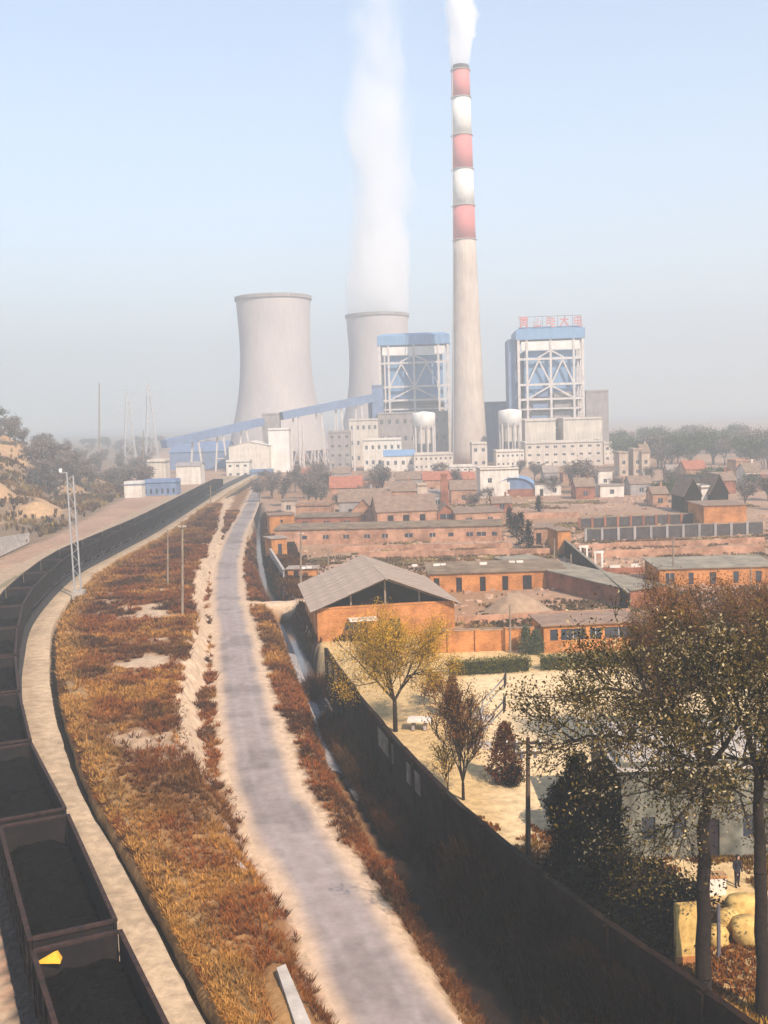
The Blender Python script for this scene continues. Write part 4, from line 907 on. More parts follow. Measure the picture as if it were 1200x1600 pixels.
# ------------------------------------------------------------------ poles, mast, pylons
M['pole_dark'] = mat('tarred_pole', (0.12, 0.08, 0.055), (0.06, 0.04, 0.03), 2, streak=0.3)
def pole(u, vb, vt, h0, label, group=None, r=.14, arms=(), pm='pole_wood'):
    b = P(u, vb, h0) ; g = hz(b.x, b.y); b = P(u, vb, g); t_ = D(u, vt, b.y); H = t_.z - g
    root = empty('utility_pole', (b.x, b.y, g - .1), 0, label, 'pole', group)
    m = MB(); m.tube((0, 0, 0), (t_.x - b.x, 0, H + .1), r*1.15, r*.75, 8); m.build('shaft', M[pm], root)
    dx = t_.x - b.x
    for f_, w_ in arms:
        z_ = H*f_; m = MB(); m.box(dx*f_ - w_/2, -.06 - r*1.2, z_-.06, dx*f_ + w_/2, .06 - r*1.2, z_+.06); a_ = m.build('crossarm', M[pm], root)
        for s_ in (-.46, -.25, .25, .46):
            m = MB(); m.tube((dx*f_ + s_*w_, -r*1.2, z_+.061), (dx*f_ + s_*w_, -r*1.2, z_+.2), .05, .04, 6); m.build('insulator', M['white_paint'], a_)
            if w_ > 1.4 and abs(s_) < .3: m = MB(); m.tube((dx*f_ + s_*w_, -r*1.2, z_-.3), (dx*f_ + s_*w_, -r*1.2, z_-.061), .11, .08, 8); m.build('fuse', M['dark_steel'], a_)
    return root
GP = 'village and trackside poles'
pole(825, 1347, 1152, 0, 'dark double-armed utility pole standing in the sandy yard', None, .14, ((.975, 2.6), (.9, 1.5)), 'pole_dark')
pole(285, 965, 820, 2, 'taller pale pole on the pale bank between railway and road', GP, .15, ((.985, .9),))
pole(262, 916, 828, 2, 'shorter pale pole on the brushy slope left of the bank', GP, .13)
pole(329, 792, 758, 2, 'small pole at the far end of the service path', GP, .16)
pole(470, 925, 832, 0, 'pale pole rising at the left corner of the gabled storehouse', GP, .15, ((.98, .9),))
pole(513, 897, 858, 0, 'pale pole behind the gabled storehouse roof', GP, .13)
pole(797, 1020, 945, 0, 'pole in front of the orange brick wall', GP, .12)
pole(892, 912, 866, 0, 'pole beside the lane wall, near the last shed door', GP, .13)
pole(866, 880, 842, 0, 'pole at the corner of the ruined pens', GP, .13)
pole(1052, 915, 838, 0, 'pole among the ruined pens behind the brown tree', GP, .14)
pole(1173, 935, 885, 0, 'pole at the far right behind the brown tree', GP, .13)
pole(224, 742, 672, 4, 'tall thin pole left of the tank house', GP, .25)
pole(239, 728, 690, 4, 'thin pole on top of the slope by the tank house', GP, .22)
pole(317, 750, 700, 0, 'thin pole before the coal shed', GP, .22)
pole(155, 725, 598, 12, 'faint far mast left of the cooling towers, leftmost', GP, .5)
# lattice mast of two bars by the train
b1 = P(117, 938, 2.2); g = hz(b1.x, b1.y); b1 = P(117, 938, g); sc_ = b1.y / F_PX
mast = empty('lattice_mast', (b1.x, b1.y, g - .1), 0, 'twin-legged pale lattice signal mast with a white lamp, beside the train', 'mast')
def lm(u, v): q = D(u, v, b1.y); return (q.x - b1.x, 0, q.z - g)
La, Lb = [lm(116, 922), lm(104, 738)], [lm(126, 922), lm(114, 742)]
off = Vector((0, .3, 0))
for k, (p, q) in enumerate((La, Lb)):
    for dy in (0, 1):
        m = MB(); m.beam(Vector(p) + off*dy, Vector(q) + off*dy*.6, .11); m.build('leg', M['galv'], mast)
nb = 16
for i in range(nb):
    t0, t1 = i/nb, (i+1)/nb; pa = Vector(La[0]).lerp(Vector(La[1]), t0); pb = Vector(Lb[0]).lerp(Vector(Lb[1]), t1); pc = Vector(Lb[0]).lerp(Vector(Lb[1]), t0); pd = Vector(La[0]).lerp(Vector(La[1]), t1)
    m = MB(); m.beam(pa, pb, .05) if i % 2 else m.beam(pc, pd, .05); m.build('brace', M['galv'], mast)
    m = MB(); m.beam(pd, pd + off*.8, .05); m.build('brace', M['galv'], mast)
m = MB(); p = Vector(La[0]); q = Vector(Lb[0]); m.box(p.x - .3, -.3, -.6, q.x + .3, 1.3, p.z - .002); m.build('footing', M['concrete'], mast)
p = Vector(La[1]); m = MB(); m.box(p.x - .9, -.1, p.z, p.x + .1, .1, p.z + .12); m.build('arm', M['galv'], mast)
m = MB(); m.box(p.x - .95, -.2, p.z - .05 + .18, p.x - .6, .15, p.z + .62); m.build('lamp', M['white_paint'], mast)
m = MB(); m.box(p.x - .5, -.2, p.z + .18, p.x - .15, .15, p.z + .55); m.build('lamp_housing', M['dark_steel'], mast)
# pylons in the haze
for i, (u, vt, z) in enumerate(((202, 602, 700), (236, 590, 640))):
    a = D(u, 690, z); H = D(u, vt, z).z; g = empty('power_pylon', (a.x, a.y, 0), R(20), 'faint lattice pylon in the haze, the %s of two' % ('left' if i == 0 else 'right'), 'pylon', 'hazy pylons')
    for sx in (-1, 1):
        for sy in (-1, 1): m = MB(); m.beam((sx*4, sy*4, 0), (sx*.6, sy*.6, H*.9), .5); m.build('leg', M['galv'], g)
    for k in range(7):
        t = k/7; t2 = (k+1)/7; wa = 4 - 3.4*t; wb = 4 - 3.4*t2; m = MB(); m.beam((-wa, -wa, H*.9*t), (wb, -wb, H*.9*t2), .3); m.build('brace', M['galv'], g); m = MB(); m.beam((wa, -wa, H*.9*t), (-wb, -wb, H*.9*t2), .3); m.build('brace', M['galv'], g)
    for zz, ww in ((.9, 7), (.78, 9), (.66, 7)): m = MB(); m.beam((-ww, 0, H*zz), (ww, 0, H*zz), .5); m.build('crossarm', M['galv'], g)
    m = MB(); m.beam((0, 0, H*.88), (0, 0, H), .5); m.build('peak', M['galv'], g)
# overhead wires at the yard pole left out of clutter: two thin lines
# ------------------------------------------------------------------ basketball stands, slab table, person, yard building
def hoop(ub, vb, label):
    b = P(ub, vb, 2.85); yb = b.y; base = Vector((b.x - 1.95, yb + .3, 0))
    g = empty('basketball_hoop', tuple(base), R(-12), label, 'basketball hoop', 'basketball hoops of the sand court')
    m = MB(); m.box(-.9, -.5, 0, .9, .5, .3); m.build('base', M['concrete'], g)
    for s_ in (-.3, .3):
        m = MB(); m.beam((-.2, s_, .3), (0, s_, 1.5), .09); m.build('post', M['galv'], g)
        m = MB(); m.beam((0, s_, 1.5), (1.85, s_*.8, 3.6), .06); m.build('arm', M['galv'], g)
        m = MB(); m.beam((0, s_, .9), (1.85, s_*.8, 3.05), .05); m.build('arm', M['galv'], g)
    m = MB(); m.beam((-.1, -.3, .7), (-.05, .3, 1.4), .05); m.build('brace', M['galv'], g)
    m = MB(); m.box(1.87, -.9, 2.9, 1.93, .9, 3.95); m.build('backboard', M['rubber'], g)
    m = MB(); n = 16
    for i in range(n):
        t0 = 2*math.pi*i/n; t1 = 2*math.pi*(i+1)/n; m.tube((2.2+.23*math.cos(t0), .23*math.sin(t0), 3.05), (2.2+.23*math.cos(t1), .23*math.sin(t1), 3.05), .015, n=4, caps=False)
    m.build('ring', M['red_paint'], g)
hoop(791, 1072, 'farther basketball hoop, black board seen almost edge-on by the hedge')
hoop(790, 1110, 'nearer basketball hoop, black board above the dark bushes')
b = P(656, 1139); g = empty('slab_table', tuple(b), R(-8), 'pale stone slab table on two stubby supports under the golden tree', 'table')
m = MB(); m.box(-.95, -.7, .72, .95, .7, .86); m.build('tabletop', M['white_render'], g)
for s_ in (-.5, .45): m = MB(); m.box(s_-.12, -.4, 0, s_+.12, .4, .719); m.build('leg', M['grey_render'], g)
# person in dark clothes, backlit under the trees
def skin_body(name, verts, edges, radii, mat_, parent=None, sub=2, root=0):
    me = bpy.data.meshes.new(name); me.from_pydata(verts, edges, []); o = bpy.data.objects.new(name, me); COL.objects.link(o)
    o.modifiers.new('skin', 'SKIN')
    if not me.skin_vertices: me.skin_vertices.new()
    for i, r in enumerate(radii):
        sv = me.skin_vertices[0].data[i]; sv.radius = (r if isinstance(r, tuple) else (r, r)); sv.use_root = (i == root)
    s_ = o.modifiers.new('sub', 'SUBSURF'); s_.levels = sub; s_.render_levels = sub
    me.materials.append(mat_); o.parent = parent; return o
pb = P(1152, 1387); pp_ = empty('person', tuple(pb), R(25), 'person in dark clothes standing between the two big trunks', 'person')
V_ = [(0,0,.95),(0,.01,1.12),(0,.01,1.3),(0,0,1.43),(0,-.01,1.52),(0,-.03,1.62),(0,-.03,1.72),
      (-.19,0,1.4),(-.25,.02,1.14),(-.2,-.12,.93),(-.17,-.17,.86),(.19,0,1.4),(.25,.02,1.14),(.2,-.12,.93),(.17,-.17,.86),
      (-.1,0,.88),(-.11,-.02,.5),(-.11,.02,.09),(-.12,-.13,.04),(.1,0,.88),(.12,.03,.5),(.12,.06,.09),(.14,-.08,.04)]
E_ = [(0,1),(1,2),(2,3),(3,4),(4,5),(5,6),(3,7),(7,8),(8,9),(9,10),(3,11),(11,12),(12,13),(13,14),(0,15),(15,16),(16,17),(17,18),(0,19),(19,20),(20,21),(21,22)]
R_ = [(.16,.12),(.15,.115),(.17,.12),(.13,.1),(.06,.06),(.085,.1),(.07,.085),(.075,.07),(.058,.055),(.045,.042),(.04,.025),(.075,.07),(.058,.055),(.045,.042),(.04,.025),
      (.1,.1),(.07,.075),(.05,.05),(.045,.03),(.1,.1),(.07,.075),(.05,.05),(.045,.03)]
body = skin_body('body', V_, E_, R_, M['dark_cloth'], pp_)
body.data.materials.append(M['skin'])
m = MB(); m.lathe([(.02, 1.55), (.075, 1.57), (.1, 1.65), (.098, 1.72), (.06, 1.79), (.005, 1.815)], 14, 0, -.015); m.build('hair', M['hair'], pp_, smooth=True)
m = MB(); m.lathe([(.01, 1.52), (.055, 1.53), (.078, 1.6), (.08, 1.68), (.05, 1.74)], 14, 0, -.055); fc = m.build('face', M['skin'], pp_, smooth=True)
m = MB(); m.add([(-.012,-.13,1.62),(.012,-.13,1.62),(0,-.155,1.615),(0,-.13,1.66)], [(0,1,2),(0,2,3),(1,3,2)]); m.build('nose', M['skin'], fc)
for s_ in (-.03, .03): m = MB(); m.box(s_-.012, -.136, 1.655, s_+.012, -.128, 1.665); m.build('eye', M['hair'], fc)
for s_ in (-1, 1):
    px_, py_, pz_ = s_*.17, -.17, .86
    for k in range(4):
        a_ = Vector((px_ + (k-1.5)*.018, py_ - .03, pz_ - .02)); m = MB(); m.tube(a_, a_ + Vector((0, -.02, -.05)), .009, .008, 6); m.tube(a_ + Vector((0, -.02, -.048)), a_ + Vector((0, -.005, -.085 + abs(k-1.5)*.008)), .008, .007, 6); m.build('finger', M['skin'], body)
    m = MB(); m.tube((px_ - s_*.035, py_, pz_), (px_ - s_*.06, py_ - .03, pz_ - .04), .011, .009, 6); m.build('finger', M['skin'], body)

# yard buildings behind the big trees
A = P(972, 1345); B = P(1235, 1338); W = dist(A, B)
building('whitewashed_house', A, B, 9, 5.2, M['pale_wash'], M['concrete'], 'flat', 0, [(W*.12, W*.2, 1.2, 2.5), (W*.3, W*.38, 1.2, 2.5), (W*.5, W*.58, 0, 2.3), (W*.72, W*.8, 1.2, 2.5)], label='whitewashed flat-roofed house seen through the leaves of the big tree', cat='house', z=0, parapet=.4)
A = P(1057, 1512); B = P(1100, 1509); d = B - A
g = empty('yard_wall', (A.x, A.y, 0), math.atan2(d.y, d.x), 'sunlit yellowish plastered wall pier left of the nearer big trunk', 'wall')
m = MB(); m.box(0, 0, 0, d.length + .2, .3, 2.9); m.build('plaster', M['sack'], g); m = MB(); m.box(-.03, -.03, -.02, d.length + .23, -.002, .5); m.build('base_course', M['brick_orange'], g)
A = P(1112, 1400); g = empty('brick_pier', (A.x, A.y, 0), 0, 'small pale brick pier beside the standing person', 'pier')
m = MB(); m.box(-.1, 0, 0, .75, .6, .95); m.build('shaft', M['white_render'], g); m = MB(); m.box(-.16, -.06, .952, .81, .66, 1.05); m.build('cap', M['brick_orange'], g)
def lump(name, c_, s_, mt, label, cat, grp=None, seed=0, dome=False):
    rs = random.Random(seed); m = MB(); n, q = 10, 6; pts = []
    for j in range(q + 1):
        for i in range(n):
            t = 2*math.pi*i/n; ph = math.pi*j/q; e = 1 + rs.uniform(-.12, .12)
            sq = (abs(math.cos(t))**4 + abs(math.sin(t))**4)**-.25 if not dome else 1; e *= sq
            pts.append((s_[0]*math.sin(ph)**.5*math.cos(t)*e, s_[1]*math.sin(ph)**.5*math.sin(t)*e, s_[2]*(1 - math.cos(ph))*.5) if not dome else (s_[0]*(1-j/q)*math.cos(t)*e, s_[1]*(1-j/q)*math.sin(t)*e, -.1 + s_[2]*(.5-.5*math.cos(math.pi*j/q))*(1+(e-1)*.4)))
    pts = [tuple(float(c.real) for c in p) for p in pts]; m.add(pts, [(j*n+i, j*n+(i+1) % n, (j+1)*n+(i+1) % n, (j+1)*n+i) for j in range(q) for i in range(n)]); o = m.build(name, mt, smooth=True); o.location = c_
    tag(o, label, cat, grp); return o
for i, (u, v, s_, lab) in enumerate(((1165, 1445, (1.0, .8, 1.5), 'biggest rounded straw-yellow bale by the right-hand trunk'), (1168, 1475, (.8, .7, 1.3), 'straw-yellow bale in front of the biggest one'), (1138, 1462, (.6, .6, 1.3), 'middle straw-yellow bale next to the thin dark post'), (1120, 1478, (.5, .5, 1.0), 'leftmost small straw-yellow bale near the trunk'))):
    lump('straw_bale', P(u, v), s_, M['sack'], lab, 'bale', 'straw bales in the yard', i)
A = P(1123, 1500); m = MB(); m.tube((0, 0, 0), (0, 0, 2.6), .09, .08); o = m.build('fence_post', M['dark_steel']); o.location = A; tag(o, 'thin dark post standing before the straw bales', 'post')
# litter at the ditch
for i, (u, v, lab) in enumerate(((892, 1547, 'white scrap of litter, upper left of the group of five in the black ditch'), (938, 1560, 'largest white scrap of litter, centre of the group in the ditch'), (968, 1553, 'white scrap of litter, upper right of the group in the ditch'), (909, 1572, 'white scrap of litter, lower left of the group in the ditch'), (991, 1571, 'white scrap of litter, lower right of the group in the ditch'), (808, 1484, 'tiny lone white scrap far up the dark ditch slope'), (866, 1505, 'tiny lone scrap between the far one and the group of five'))):
    p = P(u, v, -1.2); p = P(u, v, hz(p.x, p.y)); p = P(u, v, hz(p.x, p.y) + .12); s_ = .2 if i < 5 else .1
    if i == 1: s_ = .3
    m = MB(); m.add([(-s_,-s_*.6,0),(s_,-s_*.5,.03),(s_*.8,s_*.6,.1),(-s_*.7,s_*.5,.06),(0,0,.13)], [(0,1,4),(1,2,4),(2,3,4),(3,0,4)]); o = m.build('litter_scrap', M['paper']); o.location = p; o.rotation_euler.z = rnd.uniform(0, 6)
    tag(o, lab, 'litter', 'white litter scraps in the ditch')
# concrete slabs at the hill foot and by the road
for lab, pts, h_, th in (('pale concrete revetment slab at the foot of the loess hill', ((-6, 872), (46, 848), (46, 832), (-6, 840)), 2.3, 0), ):
    a = P(pts[0][0], pts[0][1], 2.4); b = P(pts[1][0], pts[1][1], 2.4); c_ = D(pts[2][0], pts[2][1], b.y + 3); d_ = D(pts[3][0], pts[3][1], a.y + 3); back = Vector((-.5, .6, -.5))
    m = MB(); q = [a, b, c_, d_]; m.add([p for p in q] + [p + back for p in q], [(0,1,2,3),(7,6,5,4),(0,4,5,1),(1,5,6,2),(2,6,7,3),(3,7,4,0)]); o = m.build('revetment_slab', M['concrete']); tag(o, lab, 'retaining slab')
def flat_slab(name, px, h0, h1, mt, label, cat):
    q = [P(u, v, h1) for u, v in px]; m = MB(); m.add(q + [Vector((p.x, p.y, h0)) for p in q], [(0,1,2,3),(7,6,5,4),(0,4,5,1),(1,5,6,2),(2,6,7,3),(3,7,4,0)]); o = m.build(name, mt); return tag(o, label, cat)
flat_slab('parapet_slab', ((432, 1512), (446, 1506), (496, 1622), (472, 1632)), -.3, 2.4, M['concrete'], 'pale concrete parapet edge at the bottom beside the road', 'parapet')
flat_slab('kerb_slab', ((350, 1326), (358, 1324), (387, 1360), (381, 1364)), -.3, 2.1, M['concrete'], 'short pale concrete kerb piece on the bank edge', 'kerb stone')
flat_slab('rubble_mound_slab', ((905, 972), (935, 970), (930, 966), (903, 968)), 0, .3, M['white_render'], 'thin white plaster slab lying in the weedy lot', 'slab')
lump('earth_mound', P(806, 958, 0), (5.6, 5, 2.8), mat('mound_soil', (0.38, 0.26, 0.17), (0.26, 0.17, 0.11), .8, bump=.5), 'rounded pale earth mound in the weedy lot behind the brick wall', 'mound', None, 5, True)

# ------------------------------------------------------------------ vegetation
def leafcloud(centres, n_per, spread, size, cols, flat=0.0, seed=0, tri=False, aspect=.6, up=0.0):
    rs = np.random.RandomState(seed); centres = np.asarray(centres); N = len(centres) * n_per
    c_ = np.repeat(centres, n_per, 0) + rs.normal(0, 1, (N, 3)) * np.asarray(spread)
    a = rs.normal(0, 1, (N, 3)); a[:, 2] += up; a /= np.linalg.norm(a, axis=1)[:, None]; b = rs.normal(0, 1, (N, 3)); b -= (a*b).sum(1)[:, None]*a; b /= np.linalg.norm(b, axis=1)[:, None]
    sz = size * rs.uniform(.55, 1.4, (N, 1)); a = a * sz; b = b * sz * aspect
    ci = rs.randint(0, len(cols), len(centres)); cl = np.asarray(cols)[np.repeat(ci, n_per)] * rs.uniform(.6, 1.35, (N, 1))
    if tri:
        v = np.stack([c_ - b*.5, c_ + b*.5, c_ + a], 1).reshape(-1, 3); f = np.arange(N*3).reshape(-1, 3); cc_ = np.repeat(cl, 3, 0)
    else:
        v = np.stack([c_ - a*.5, c_ + b*.5, c_ + a*.5, c_ - b*.5], 1).reshape(-1, 3); f = np.arange(N*4).reshape(-1, 4); cc_ = np.repeat(cl, 4, 0)
    return v, f, cc_
def grow(m, p, d, L, r, depth, rs, tips, spread=.5, kids=(2, 4), upb=.1, minr=.02, ratio=.68, nseg=3):
    pts = [p]; rr = r
    for k in range(nseg):
        d = (d + Vector((rs.gauss(0, .16), rs.gauss(0, .16), rs.gauss(0, .1) + upb*.3))).normalized(); q = p + d*(L/nseg); r2 = rr*.86
        m.tube(p, q, rr, r2, 7 if rr > .1 else (5 if rr > .04 else 3), caps=False); p = q; rr = r2; pts.append(p)
    if depth == 0: tips.append((p, d)); tips.append(((pts[-2] + p)/2, d)); return
    for k in range(rs.randint(*kids)):
        base = pts[rs.randint(max(1, nseg-2), nseg)]; ax = d.orthogonal().normalized(); ax.rotate(Matrix.Rotation(rs.uniform(0, 6.28), 3, d))
        nd = (d + ax*rs.uniform(.6, 1.3)*spread + Vector((0, 0, upb))).normalized(); grow(m, base, nd, L*rs.uniform(ratio*.8, ratio*1.15), max(minr, rr*.66), depth-1, rs, tips, spread, kids, upb, minr, ratio, nseg)
    grow(m, p, (d + Vector((0, 0, upb))).normalized(), L*ratio, max(minr, rr*.8), depth-1, rs, tips, spread, kids, upb, minr, ratio, nseg)

LEAF = dict(olive=[(.075,.06,.014),(.12,.08,.018),(.025,.02,.007),(.2,.13,.035),(.42,.33,.18),(.05,.036,.01),(.035,.028,.009)],  # cream and near-black olive tones stand in for leaf highlights and crown shade
            brown=[(.2,.075,.016),(.13,.05,.013),(.27,.12,.02),(.08,.034,.012)],
            gold=[(.56,.3,.015),(.46,.25,.015),(.33,.18,.012),(.64,.38,.03),(.24,.16,.02)],
            grey=[(.22,.17,.15),(.17,.135,.12),(.27,.21,.17)],
            green=[(.07,.085,.045),(.1,.115,.06),(.13,.14,.075)],
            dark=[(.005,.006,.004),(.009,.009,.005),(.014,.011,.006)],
            hedge=[(.1,.1,.02),(.14,.12,.022),(.06,.065,.016)],
            redbrown=[(.13,.045,.022),(.09,.03,.016),(.17,.065,.026)])
def tree(name, base, height, label, leaf='grey', spread=.5, seed=1, r=None, group=None, depth=3, n_per=10, lsize=.3, lspread=.35, trunk_f=.3, cat='tree', barkm='bark', lean=(0, 0), upb=.15, kids=(2, 4), minr=.03, ratio=.68, loose=1.0, aspect=.6):
    rs = random.Random(seed); root = empty(name, base, rs.uniform(0, 6), label, cat, group)
    m = MB(); r = r or height*.022; p = Vector((0, 0, -.2)); tips = []; th = height*trunk_f
    m.tube(p, (lean[0]*th, lean[1]*th, th), r*1.25, r, 8, caps=False); p = Vector((lean[0]*th, lean[1]*th, th))
    cr_ = MB(); L0 = (height - th) * .42
    for k in range(rs.randint(3, 5)):
        a = rs.uniform(0, 6.28); d = Vector((math.cos(a)*spread, math.sin(a)*spread, 1)).normalized()
        grow(cr_, p, d, L0*rs.uniform(.8, 1.1), r*.6, depth-1, rs, tips, spread, kids, upb, minr, ratio)
    grow(cr_, p, Vector((0, 0, 1)), L0, r*.75, depth-1, rs, tips, spread, kids, upb, minr, ratio)
    # bring the crown to the wanted height
    zmax = max(q.z for q, _ in tips); k = (height - th) / max(.1, zmax - th)
    cr_.v = [(x, y, th + (z - th)*k) for x, y, z in cr_.v]; tp = np.array([(q.x, q.y, th + (q.z - th)*k) for q, _ in tips])
    m.build('trunk', M[barkm], root, smooth=True); lb = cr_.build('limbs', M[barkm], root)
    v, f, c_ = leafcloud(tp, n_per, lspread*loose, lsize, LEAF[leaf], seed=seed, aspect=aspect)
    mesh_np('crown', v, f, M['foliage'], root, col=c_)
    return root
# golden tree by the ditch wall
tree('golden_willow', tuple(P(618, 1143)), 10.2, 'golden-leaved willow with a forked trunk in front of the gabled storehouse', 'gold', .85, 21, .2, depth=4, n_per=34, lsize=.18, lspread=.5, trunk_f=.25, upb=.0, aspect=.3, kids=(3, 4)).scale = (.82, .82, 1)
tree('thin_brown_tree', tuple(P(724, 1250)), 7.8, 'thin feathery brown tree just inside the dark boundary wall', 'brown', .28, 5, .09, depth=4, n_per=10, lsize=.16, lspread=.25, trunk_f=.15, upb=.25, aspect=.3)
tree('thin_brown_tree', tuple(P(700, 1235)), 4.2, 'low straggly golden-brown bush left of the thin feathery tree', 'gold', .5, 15, .05, depth=3, n_per=14, lsize=.14, lspread=.3, trunk_f=.08, upb=.1, aspect=.3, cat='bush')
tree('wall_bush', tuple(P(680, 1100)), 2.6, 'reddish bush between the golden willow and the narrow brown tree', 'redbrown', .6, 8, .06, depth=3, n_per=14, lsize=.16, lspread=.3, trunk_f=.1, cat='bush')
def blob_bush(name, base, rx, ry, h_, leaf, label, seed, n=900, size=.16, cone=False, cat='bush', grp=None):
    rs = np.random.RandomState(seed); root = empty(name, base, 0, label, cat, grp); t = rs.uniform(0, 1, n)**.8; a = rs.uniform(0, 6.283, n); rad = rs.uniform(.3, 1, n)**.4
    prof = (1 - t)**.75 * (0.25 + .75*np.minimum(1, t*6)) if cone else np.sqrt(np.clip(1 - (2*t-1)**2, 0, 1))
    prof = prof * (1 + .22*np.sin(a*3 + t*9 + seed) + .15*np.sin(a*7 + seed) + .16*np.sin(a*5 - t*23 + seed))
    c_ = np.stack([np.cos(a)*rad*prof*rx, np.sin(a)*rad*prof*ry, t*h_ + .05], 1)
    v, f, cc_ = leafcloud(c_, 7, size*.9, size, LEAF[leaf], seed=seed); mesh_np('crown', v, f, M['foliage'], root, col=cc_)
    m = MB(); m.tube((0, 0, -.1), (0, 0, h_*.8), max(.04, rx*.08), .03, 6); m.build('trunk', M['bark'], root); return root
blob_bush('cypress_shrub', tuple(P(708, 1120)), .9, .9, 3.4, 'redbrown', 'dark narrow cypress-like shrub above the thin feathery tree', 3, 500, .16, True)
blob_bush('conical_shrub', tuple(P(790, 1222)), 1.5, 1.5, 4.0, 'redbrown', 'dark reddish conical shrub right of the hoops', 4, 900, .17, True)
blob_bush('round_shrub', tuple(P(800, 1228)), .75, .75, 1.35, 'dark', 'black ball-shaped clipped shrub below the conical shrub', 5, 500, .1)
blob_bush('wall_cypress', tuple(P(822, 1022)), 1.0, 1.0, 2.8, 'green', 'dark pointed shrub before the orange brick wall, left', 6, 400, .16, True)
blob_bush('wall_cypress', tuple(P(838, 1022)), 1.0, 1.0, 2.4, 'green', 'dark pointed shrub before the orange brick wall, right', 16, 400, .16, True)
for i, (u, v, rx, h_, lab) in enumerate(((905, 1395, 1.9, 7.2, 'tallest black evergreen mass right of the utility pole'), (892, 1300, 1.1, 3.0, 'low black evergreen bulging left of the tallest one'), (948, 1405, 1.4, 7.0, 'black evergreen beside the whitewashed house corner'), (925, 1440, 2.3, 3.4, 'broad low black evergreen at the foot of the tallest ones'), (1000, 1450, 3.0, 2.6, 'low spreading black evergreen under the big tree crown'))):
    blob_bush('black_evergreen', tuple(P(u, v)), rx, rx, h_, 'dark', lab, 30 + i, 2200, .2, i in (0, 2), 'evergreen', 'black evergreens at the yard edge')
# hedges
def hedge(px, h_, w_, label, seed):
    A = P(*px[0]); B = P(*px[1]); d = B - A; L_ = d.length; root = empty('clipped_hedge', tuple(A), math.atan2(d.y, d.x), label, 'hedge', 'clipped hedges around the sand court')
    rs = np.random.RandomState(seed); n = int(L_*110); c_ = np.stack([rs.uniform(0, L_, n), w_*rs.beta(.5, .8, n), rs.uniform(0, 1, n)**.7*h_*(1 + .05*rs.randn(n))], 1)
    v, f, cc_ = leafcloud(c_, 9, .1, .13, LEAF['hedge'], seed=seed); mesh_np('foliage', v, f, M['foliage'], root, col=cc_)
    m = MB(); m.box(.2, .45, 0, L_-.2, w_-.3, h_*.7); m.build('inner_twigs', M['hedge_core'], root)
hedge(((703, 1058), (831, 1050)), 1.5, 1.6, 'clipped green hedge left of the gap, by the golden willow', 1)
hedge(((846, 1049), (1010, 1041)), 1.5, 1.6, 'clipped green hedge right of the gap, running behind the big tree', 2)

# the two big foreground trees
def big_tree(name, base_px, limbs, label, seed, leafset, lsize, n_per, r0, trunk_top):
    rs = random.Random(seed); b = P(*base_px); g = empty(name, tuple(b), 0, label, 'tree', None); y0 = b.y
    def L3(u, v, dy): q = D(u, v, y0 + dy); return q - b
    m = MB(); cr_ = MB(); tips = []; tt = L3(trunk_top[0], trunk_top[1], trunk_top[2])
    p = Vector((0, 0, -.3)); n = 8
    for i in range(n):
        q = Vector((0, 0, -.3)).lerp(tt, (i+1)/n) + Vector((rs.gauss(0, .05), rs.gauss(0, .05), 0)) * (i < n-1); m.tube(p, q, r0*(1.2 - .5*i/n), r0*(1.2 - .5*(i+1)/n), 10, caps=False); p = q
    m.build('trunk', M['bark'], g, smooth=True)
    for pts, ra in limbs:
        P3 = [tt if k == 0 and pt is None else L3(*pt) for k, pt in enumerate(pts)]; k_ = len(P3) - 1
        for i in range(k_):
            ra0 = ra*(1 - .75*i/k_); ra1 = ra*(1 - .75*(i+1)/k_); m2 = cr_.tube(P3[i], P3[i+1], ra0, ra1, 7, caps=False); d = (P3[i+1] - P3[i]); Ls = d.length; d.normalize()
            for q in range(4 if i else 2):
                f_ = rs.uniform(.1, 1); s0 = P3[i].lerp(P3[i+1], f_); ax = d.orthogonal().normalized(); ax.rotate(Matrix.Rotation(rs.uniform(0, 6.28), 3, d))
                grow(cr_, s0, (d*.5 + ax*rs.uniform(.6, 1.1) + Vector((0, 0, .15))).normalized(), rs.uniform(1.1, 2.1), max(.035, ra1*.6), 2, rs, tips, .55, (2, 4), .05, .018, .7)
        grow(cr_, P3[-1], d, 1.4, ra*.25, 2, rs, tips, .5, (2, 4), .1, .012, .7)
    cr_.build('limbs', M['bark'], g)
    tp = np.array([tuple(q) for q, _ in tips]); v, f, c_ = leafcloud(tp, n_per, .3, lsize, LEAF[leafset], seed=seed, aspect=.5); mesh_np('crown', v, f, M['foliage'], g, col=c_)
    return g
big_tree('big_leafy_tree', (1098, 1560), [
    ([None, (1085,1165,-.5), (1062,1130,-1), (1030,1098,-1.2), (990,1082,-1.5), (945,1075,-1.5), (905,1085,-1.6)], .17),
    ([None, (1110,1150,.3), (1128,1105,.5), (1118,1075,.8), (1102,1055,1)], .19),
    ([None, (1130,1170,-.6), (1160,1120,-1), (1175,1090,-1.5)], .14),
    ([None, (1060,1180,1), (1010,1160,2), (960,1150,2.4), (915,1150,2.6), (885,1165,2.8)], .13),
    ([None, (1070,1230,-1.5), (1045,1240,-2.5), (1010,1225,-3)], .12),
    ([None, (1075,1260,1.2), (1050,1290,2), (1020,1300,2.4)], .09),
    ([None, (1140,1230,1), (1165,1245,2), (1190,1250,2.4)], .09),
    ([None, (1070,1120,1.5), (1035,1085,2.5)], .12)],
    'nearest big leafy tree with a straight black trunk at the right', 77, 'olive', .15, 8, .3, (1102, 1205, 0))
